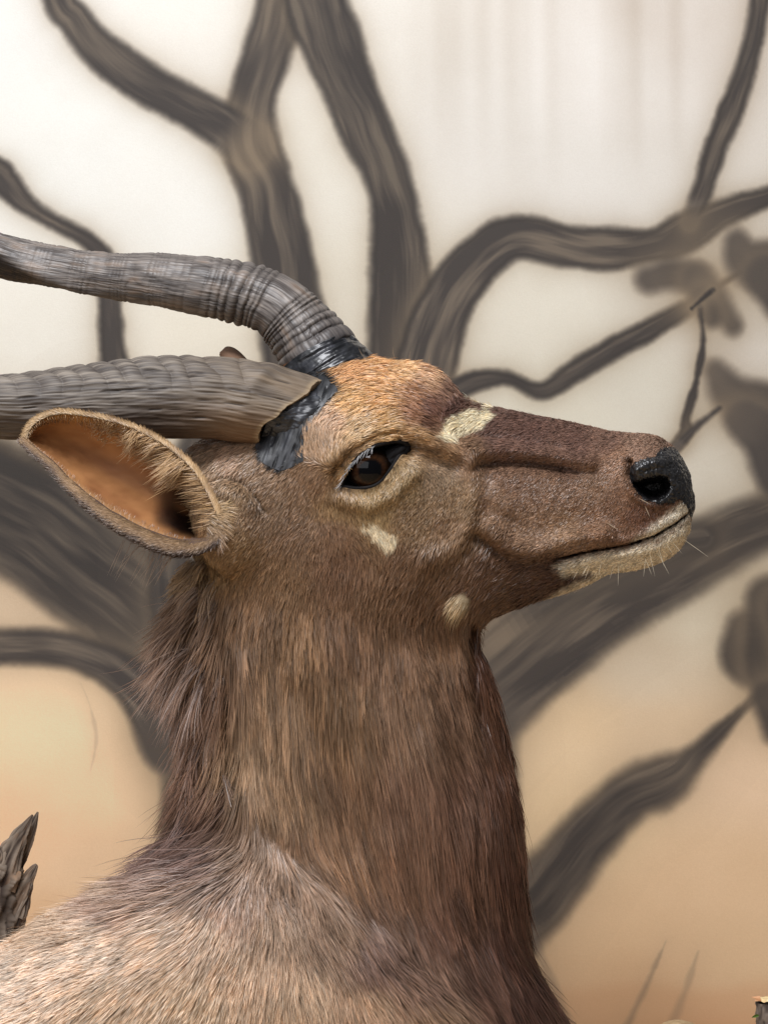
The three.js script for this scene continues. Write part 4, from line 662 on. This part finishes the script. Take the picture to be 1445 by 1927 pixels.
// ---------------------------------------------------------------- antelope: ears
function ear(name, top, low, depth, z0, zt, facing, label) {
  const A = 90, B = 44, up = smoothPath(pairs(top), 12), lo = smoothPath(pairs(low), 12), pick = (L, t) => { const x = t * (L.length - 1), i = Math.min(L.length - 2, x | 0); return [lerp(L[i][0], L[i + 1][0], x - i), lerp(L[i][1], L[i + 1][1], x - i)]; };
  const inner = (a, b) => {             // a base..tip, b 0 lower rim .. 1 upper rim
    const q = pick(lo, a), p = pick(up, a), s = b, d = depth(a), zb = lerp(z0, zt, a), w = 4 * s * (1 - s), bow = Math.pow(w, 0.62);
    return [lerp(q[0], p[0], s), lerp(q[1], p[1], s), zb + facing * (lerp(30, 4, Math.min(1, s * 1.6)) * Math.pow(Math.sin(Math.PI * clamp(a, 0.03, 0.99)), 0.5) - d * bow * (1 - 0.35 * (s - 0.4)))];
  };
  const P = [], C = [], T = [], add = (p, c) => { const e = []; put(e, 0, ...p); P.push(...e); C.push(...c); return P.length / 3 - 1; };
  const inCol = (a, b) => { const n = fbm(a * 9, b * 6, 3); let c = mixc(RGB(178, 126, 80), RGB(136, 88, 54), clamp(0.5 + 1.2 * n, 0, 1)); c = mixc(c, RGB(178, 132, 100), sst(0.35, 0.5, b) * sst(0.75, 0.5, b) * sst(0.2, 0.4, a) * sst(0.75, 0.5, a) * 0.5); c = mixc(c, RGB(34, 20, 15), sst(0.46, 0.2, a + 0.1 * noise(b * 8, a * 12)) * sst(0.06, 0.26, b) * sst(0.9, 0.62, b)); c = mixc(c, RGB(200, 158, 104), sst(0.78, 0.98, b) * 0.8); c = mixc(c, RGB(196, 160, 116), sst(0.16, 0.03, b) * 0.7); return mixc(c, RGB(190, 150, 100), sst(0.86, 0.97, a) * 0.7); };  // includes painted shade in the deep hollow at the base
  const G = [], O = [];
  for (let i = 0; i <= A; i++) for (let j = 0; j <= B; j++) {
    const a = i / A, b = j / B, p = inner(a, b), e = 0.01, pa = inner(Math.min(1, a + e), b), pb = inner(a, Math.min(1, b + e)), pa0 = inner(Math.max(0, a - e), b), pb0 = inner(a, Math.max(0, b - e));
    let n = unit(cross([pa[0] - pa0[0], pa[1] - pa0[1], pa[2] - pa0[2]], [pb[0] - pb0[0], pb[1] - pb0[1], pb[2] - pb0[2]])); if (n[2] * facing < 0) n = mul(n, -1);
    const k = 1.2 * noise(a * 30, b * 14, 5) + 0.8 * noise(a * 70, b * 40, 6);
    G.push(add([p[0] + n[0] * k, p[1] + n[1] * k, p[2] + n[2] * k], inCol(a, b)));
    const th = 7 + 7 * Math.sin(Math.PI * b) + 4 * sst(0.25, 0, b);
    O.push(add([p[0] - n[0] * th * 0.6, p[1] - n[1] * th * 0.6, p[2] - facing * th * 1.1], mixc(RGB(156, 124, 102), RGB(118, 92, 76), clamp(0.5 + fbm(a * 8, b * 6), 0, 1))));
  }
  for (let i = 0; i < A; i++) for (let j = 0; j < B; j++) { const q = i * (B + 1) + j; for (const [L, f] of [[G, 0], [O, 1]]) { const [x, y, z, w] = [L[q], L[q + 1], L[q + B + 1], L[q + B + 2]]; if (f) T.push(x, y, z, y, w, z); else T.push(x, z, y, y, z, w); } }
  // rolled rim: a tapering tube along the whole edge
  const edge = []; for (let i = 0; i <= A; i++) edge.push([i / A, 0]); for (let i = A - 1; i >= 0; i--) edge.push([i / A, 1]);
  const E = edge.map(([a, b]) => [...inner(a, b), b]), M = 12; let first = P.length / 3;
  E.forEach((p, i) => {
    const q = E[Math.min(E.length - 1, i + 1)], r = E[Math.max(0, i - 1)], t = unit([q[0] - r[0], q[1] - r[1], q[2] - r[2]]), s = unit(cross(t, [0, 0, 1])), o = cross(s, t), a = edge[i][0], low2 = edge[i][1] === 0, rad = (low2 ? lerp(16, 6.5, sst(0.3, 0.95, a)) * lerp(0.35, 1, sst(-0.02, 0.22, a)) : lerp(2.6, 4, a) * sst(-0.1, 0.1, a)) + 0.8 * noise(i / 4, 3);
    for (let k = 0; k < M; k++) { const w = k / M * 2 * Math.PI, x = Math.cos(w) * rad, y = Math.sin(w) * rad * 0.8; const sh = noise(i / 3, k / 3, 2), inward = low2 ? -s[1] * Math.cos(w) : 0; let c = low2 ? mixc(RGB(92, 74, 64), RGB(168, 138, 106), clamp(0.3 + 0.6 * sh - inward * 1.1, 0, 1)) : mixc(RGB(150, 122, 88), RGB(186, 156, 114), 0.5 + 0.5 * sh); c = mixc(c, RGB(104, 82, 74), low2 ? sst(0.7, 0.9, a) * 0.7 : 0); add([p[0] + s[0] * x + o[0] * y, p[1] + s[1] * x + o[1] * y, p[2] + s[2] * x + o[2] * y], c); }
    if (i) for (let k = 0; k < M; k++) { const a0 = first + (i - 1) * M + k, b0 = first + (i - 1) * M + (k + 1) % M, c0 = first + i * M + k, e0 = first + i * M + (k + 1) % M; T.push(a0, b0, c0, b0, e0, c0); }
  });
  const m = new THREE.MeshPhysicalMaterial({ vertexColors: true, roughness: 0.8, specularIntensity: 0.3, side: THREE.DoubleSide });
  const o = mesh(name, geom(P, T, C), m, antelope); o.userData.label = label;
  return { o, inner, E, edge };
}
{
  const near = ear('ear', [417, 994, 408, 962, 392, 926, 366, 884, 330, 850, 284, 820, 230, 797, 172, 783, 114, 777, 76, 788, 56, 806, 47, 830], [417, 1002, 388, 1022, 342, 1030, 296, 1019, 242, 994, 190, 962, 138, 918, 98, 876, 68, 850, 47, 830],
    (a) => 66 * Math.pow(Math.sin(Math.PI * clamp(0.12 + a * 0.86, 0, 1)), 0.8) + 62 * sst(0.34, 0.1, a) * sst(-0.02, 0.06, a), 142, 262, 1, 'near ear with orange brown hollow open to the viewer');
  const far = ear('ear', [540, 820, 505, 735, 470, 688, 445, 662, 428, 656, 421, 666], [540, 850, 490, 800, 452, 745, 432, 705, 422, 682, 421, 666], (a) => 30 * Math.sin(Math.PI * clamp(0.1 + a * 0.88, 0, 1)), -120, -190, -1, 'far ear, only its tip showing between the horns');
  far.o.name = 'ear_001';
  const fur = new Hairs();
  const strand = (a, b, du, dv, dz, L, w, c, n = 3) => { const p = near.inner(a, b), d = unit([du, dv, dz]), r = rnd() * 0.5; fur.add(Array.from({ length: n + 1 }, (_, k) => { const t = k / n; return [p[0] + d[0] * L * t, p[1] + d[1] * L * t + r * L * 0.3 * t * t, p[2] + d[2] * L * t * (1 - 0.5 * t) + 2]; }), w, unit([-d[1], d[0], 0.3 * gauss()]), unit([gauss() * 0.4, -0.3 + gauss() * 0.3, 1]), mul(c, 0.85), mul(c, 1.1)); };
  for (let i = 0; i < 3600; i++) { const a = 0.03 + 0.62 * Math.pow(rnd(), 0.9), b = 1 - 0.3 * rnd() * rnd(), t = Math.exp(gauss() * 0.3), hk = noise(a * 26, 4); strand(a, b, -0.9 + gauss() * 0.22 + 0.5 * a + 0.3 * hk, 0.2 + gauss() * 0.2 + 0.25 * hk, 0.25 + 0.3 * rnd(), (16 + 66 * rnd() * rnd() + 18 * hk) * sst(0.7, 0.3, a), 1.0, mul(RGB(182, 146, 102), t)); }
  for (let i = 0; i < 1600; i++) { const a = 0.05 + 0.94 * rnd(), b0 = 0.14 * rnd(), b = rnd() < 0.5 ? b0 : 1 - b0, t = 0.85 * Math.exp(gauss() * 0.16), mid = sst(0, 0.2, b) * sst(1, 0.8, b); strand(a, b, 0.25 + gauss() * 0.4, b < 0.5 ? -0.7 : 0.7, 0.55, lerp(11, 7, mid), 1.2, mul(mixc(mixc(RGB(196, 156, 110), RGB(142, 88, 52), mid), RGB(34, 20, 15), sst(0.46, 0.2, a) * mid), t), 2); }  // hairs near the base hollow carry the same painted dark
  for (let i = 0; i < 15000; i++) {      // short hair combed along the rolled rim
    const n = Math.floor(rnd() * (near.E.length - 2)) + 1, e = near.E[n], e2 = near.E[n + 1], e0 = near.E[n - 1], low = e[3] === 0, t = Math.exp(gauss() * 0.24), tg = unit([e2[0] - e0[0], e2[1] - e0[1], e2[2] - e0[2]]), sg = low ? 1 : -1, L = 8 + 9 * rnd(), q = (rnd() - 0.45) * 2, a = near.edge[n][0], rad = low ? lerp(16, 6.5, sst(0.3, 0.95, a)) * lerp(0.4, 1, sst(-0.02, 0.22, a)) : 3.4, off = q * rad, perp = unit([-tg[1], tg[0], 0]), ps = perp[1] > 0 ? 1 : -1, zz = Math.sqrt(Math.max(0, 1 - q * q)) * rad * 0.82 + 0.6;
    const dir = unit([tg[0] * sg + perp[0] * ps * (low ? 0.35 : -0.5) + gauss() * 0.25, tg[1] * sg + perp[1] * ps * (low ? 0.35 : -0.5) + gauss() * 0.25, tg[2] * sg]), wv = 0.35 * noise(e[0] / 22, e[1] / 22, 5);
    const c = mul(low ? mixc(mixc(RGB(178, 146, 112), RGB(156, 128, 100), sst(-0.9, -0.1, q + wv)), RGB(108, 88, 74), sst(0.0, 0.8, q + wv + 0.5 * sst(0.55, 0.9, a))) : mixc(RGB(190, 158, 116), RGB(150, 120, 88), sst(-0.3, 0.5, wv)), t);
    fur.add([0, 1, 2].map((k) => [e[0] + perp[0] * ps * off + dir[0] * L * k / 2, e[1] + perp[1] * ps * off + dir[1] * L * k / 2, e[2] + zz + dir[2] * L * k / 2 + 0.8 * k]), 1.3, unit([-dir[1], dir[0], 0]), unit([gauss() * 0.3, perp[1] * ps * q * -0.6 - 0.1 + gauss() * 0.25, 1]), mul(c, 0.8), mul(c, 1.12));
  }
  for (let i = 0; i < 26; i++) { const u = lerp(230, 330, rnd()), v = lerp(1015, 1048, (u - 230) / 100), L = 30 + 55 * rnd(), a = 2.1 + gauss() * 0.3; fur.add([0, 1, 2, 3].map((k) => [u + Math.cos(a) * L * k / 3, v + Math.sin(a) * L * k / 3, 130 - 8 * k]), 1.2, [Math.sin(a), -Math.cos(a), 0], [0, 0, 1], RGB(110, 90, 76), RGB(176, 156, 138)); }
  for (let i = 0; i < 620; i++) {       // tuft where the ear's edges meet on the head
    const q = rnd(), u = lerp(396, 428, rnd()) - 10 * q, v = lerp(950, 1018, q), z = Math.max(near.inner(0.03, q < 0.6 ? 1 : 0)[2], skinZ(u, v)) + 6 * rnd(), a = lerp(-0.5, 1.5, q) + gauss() * 0.5, L = 12 + 18 * rnd(), c = mul(mixc(RGB(176, 146, 106), RGB(134, 106, 82), q), Math.exp(gauss() * 0.25));
    fur.add([0, 1, 2, 3].map((k) => [u + Math.cos(a) * L * k / 3, v + Math.sin(a) * L * k / 3 + k * k * 0.6, z + 7 * Math.sin(k * 0.9)]), 1.3, [Math.sin(a), -Math.cos(a), 0], unit([gauss() * 0.3, -0.2 + gauss() * 0.3, 1]), mul(c, 0.75), mul(c, 1.2));
  }
  fur.build('ear_fur', near.o);
}

// ---------------------------------------------------------------- broken branch at the left
{
  const stump = thing('broken_branch', 'jagged grey weathered broken branch standing behind the antelope at the left', 'branch');
  const m = new THREE.MeshStandardMaterial({ vertexColors: true, roughness: 0.9, side: THREE.DoubleSide });
  const lobed = (name, rows, zz, sd, spl, flat = 0.8) => {
    const Q = smoothPath(rows, 14), M = 44, pos = [], col = [], idx = [];
    Q.forEach((q, i) => {
      const a = Q[Math.max(0, i - 1)], b = Q[Math.min(Q.length - 1, i + 1)], t = unit([b[0] - a[0], b[1] - a[1], 0]), s = [-t[1], t[0], 0], w = i / (Q.length - 1);
      for (let k = 0; k < M; k++) {
        const th = k / M * 2 * Math.PI, along = i * 4, gr = fbm(Math.cos(th) * 3.2 + sd, Math.sin(th) * 3.2, along / 70, 3), fine = noise(th * 9 + sd, along / 26, 4), r = q[2] * (1 + 0.36 * gr + 0.1 * fine + 0.12 * noise(th * 16, along / 60, sd) + 0.09 * noise(th * 26, along / 20, sd) + 0.05 * noise(th * 40, along / 5, sd)), e = [];
        put(e, 0, q[0] + s[0] * Math.cos(th) * r, q[1] + s[1] * Math.cos(th) * r + (w > 0.9 ? 0 : 0), zz + Math.sin(th) * r * flat); pos.push(...e);
        let c = mixc(RGB(70, 58, 50), RGB(158, 142, 126), clamp(0.5 + gr * 1.2 + fine * 0.35 + 0.5 * noise(th * 16, along / 60, sd), 0, 1)); c = mixc(c, RGB(58, 44, 38), spl ? sst(0.0, 0.4, -gr) * 0.9 : sst(0.12, 0.5, -gr - fine * 0.2) * 0.9); c = mixc(c, RGB(166, 122, 84), sst(0.25, 0.6, noise(th * 2 + sd, along / 40, 9)) * (spl ? 0.2 : 0.6)); if (!spl) c = mixc(c, RGB(74, 58, 48), sst(0.5, 0.0, w) * 0.7);
        col.push(...c);
      }
      if (i) for (let k = 0; k < M; k++) { const A = (i - 1) * M + k, B = (i - 1) * M + (k + 1) % M, C = i * M + k, E = i * M + (k + 1) % M; idx.push(A, C, B, B, C, E); }
    });
    const g = geom(pos, idx, col); mesh(name, g, m, stump);
  };
  lobed('trunk', [[-100, 2330, 92], [-70, 2100, 82], [-50, 1900, 78], [-34, 1790, 72], [-22, 1720, 66], [-8, 1665, 58], [4, 1632, 46], [12, 1612, 22]], -330, 1, false, 0.9);
  lobed('splinter', [[10, 1680, 22], [26, 1630, 19], [44, 1590, 15], [60, 1558, 9], [72, 1528, 1.5]], -322, 5, true, 0.6);
  lobed('splinter', [[0, 1670, 26], [18, 1620, 21], [36, 1580, 15], [50, 1555, 9], [62, 1533, 1.5]], -300, 9, true, 0.5);
  lobed('splinter', [[-20, 1690, 30], [-2, 1640, 24], [16, 1600, 17], [30, 1578, 9], [41, 1556, 1.5]], -306, 13, true, 0.6);
  lobed('splinter', [[20, 1720, 26], [38, 1680, 19], [54, 1652, 11], [66, 1632, 6], [69, 1626, 2]], -318, 17, true, 0.7);
  lobed('splinter', [[14, 1760, 26], [34, 1715, 18], [48, 1686, 11], [58, 1668, 5], [60, 1662, 2]], -314, 21, true, 0.7);
  lobed('splinter', [[-40, 1680, 28], [-22, 1640, 22], [-6, 1612, 13], [4, 1594, 2]], -296, 25, true, 0.7);
}

// ---------------------------------------------------------------- cut branch and stone at the lower right
{
  const cut = thing('cut_branch', 'short cut branch with pale end and one green leaf at lower right corner', 'branch');
  const rows = smoothPath([[1464, 2330, 44], [1462, 2120, 41], [1462, 2000, 38], [1460, 1930, 37], [1458, 1886, 37]], 16), M = 64, pos = [], col = [], idx = [], zz = -120;
  rows.forEach((q, i) => {
    for (let k = 0; k < M; k++) { const th = k / M * 2 * Math.PI, n = fbm(Math.cos(th) * 3, Math.sin(th) * 3, i / 7), f = noise(th * 8, i / 2.5, 3), r = q[2] * (1 + 0.08 * n + 0.045 * f), e = []; put(e, 0, q[0] + Math.cos(th) * r, q[1] + Math.sin(th) * 5, zz + Math.sin(th) * r); pos.push(...e); col.push(...mixc(RGB(70, 60, 54), RGB(140, 126, 114), clamp(0.4 + n + 0.5 * f, 0, 1))); }
    if (i) for (let k = 0; k < M; k++) { const A = (i - 1) * M + k, B = (i - 1) * M + (k + 1) % M, C = i * M + k, E = i * M + (k + 1) % M; idx.push(A, C, B, B, C, E); }
  });
  mesh('bark', geom(pos, idx, col), new THREE.MeshStandardMaterial({ vertexColors: true, roughness: 0.9, side: THREE.DoubleSide }), cut);
  const p2 = [], c2 = [], t2 = [], R = 10;
  for (let j = 0; j <= R; j++) for (let k = 0; k < M; k++) { const th = k / M * 2 * Math.PI, r = 36 * j / R * (1 + 0.04 * noise(th * 6, 1)), n = noise(th * 5, j / 2, 3), e = []; put(e, 0, 1458 + Math.cos(th) * r, 1882 + Math.sin(th) * r * 0.13 - 3 * Math.abs(n) - (j < R ? 4 : 0) + (Math.cos(th) > 0 ? -3 : 1), zz + Math.sin(th) * r); p2.push(...e); c2.push(...mixc(RGB(246, 222, 168), RGB(214, 164, 112), clamp(0.3 + 0.6 * n + (j === R ? 0.3 : 0), 0, 1))); if (j) { const A = (j - 1) * M + k, B = (j - 1) * M + (k + 1) % M; t2.push(A, B, A + M, B, B + M, A + M); } }
  mesh('cut_face', geom(p2, t2, c2), new THREE.MeshStandardMaterial({ vertexColors: true, roughness: 0.8, side: THREE.DoubleSide }), cut);
  for (const [u, v, a, l] of [[1424, 1878, 3.3, 12], [1427, 1881, 2.9, 9]]) {
    const g = new THREE.ConeGeometry(5 * S, l * 1.4 * S, 7), e = []; put(e, 0, u + Math.cos(a) * l * 0.3, v + Math.sin(a) * l * 0.3, zz + 22); g.scale(1, 1, 0.6);
    const o = mesh('splinter', g, new THREE.MeshStandardMaterial({ color: new THREE.Color(...RGB(226, 170, 126)), roughness: 0.8 }), cut); o.position.set(...e); o.rotation.z = -a - Math.PI / 2;
  }
  const lp = [], lt = []; for (let i = 0; i <= 8; i++) for (const s of [-1, 0, 1]) { const t = i / 8, w = 5 * Math.sin(Math.PI * Math.pow(t, 0.8)), e = []; put(e, 0, 1428 - 15 * t, 1911 + 4 * t * t + s * w * 0.6, zz + 20 + Math.abs(s) * 2 + 6 * t); lp.push(...e); if (i && s < 1) { const q = i * 3 + s + 1; lt.push(q - 3, q - 2, q, q - 2, q + 1, q); } }
  mesh('leaf', geom(lp, lt), new THREE.MeshPhysicalMaterial({ color: new THREE.Color(0.1, 0.19, 0.03), roughness: 0.7, side: THREE.DoubleSide }), cut);
  const sg = new THREE.SphereGeometry(1, 40, 28), sp = sg.attributes.position, spos = new Float32Array(sp.count * 3), scol = new Float32Array(sp.count * 3);
  for (let i = 0; i < sp.count; i++) { const x = sp.getX(i), y = sp.getY(i), z = sp.getZ(i), k = 1 + 0.12 * fbm(x * 2, y * 2, z * 2) ; put(spos, i * 3, 1275 + x * 52 * k * (y < 0 ? 1 - 1.2 * y : 1), 1958 - y * (y < 0 ? 350 : 39) * k, -260 + z * 50 * k * (y < 0 ? 1 - 1.2 * y : 1)); scol.set(mixc(RGB(196, 168, 128), RGB(164, 134, 98), clamp(0.5 + fbm(x * 6, y * 6, z * 6), 0, 1)), i * 3); }
  const stone = new THREE.Mesh(geom(spos, Array.from(sg.index.array), scol), new THREE.MeshStandardMaterial({ vertexColors: true, roughness: 0.9 })); stone.name = 'stone'; stone.castShadow = stone.receiveShadow = true; stone.userData = { label: 'rounded tan stone just peeking in at the bottom edge beside the cut branch', category: 'stone' }; scene.add(stone);
}

renderer.render(scene, camera);
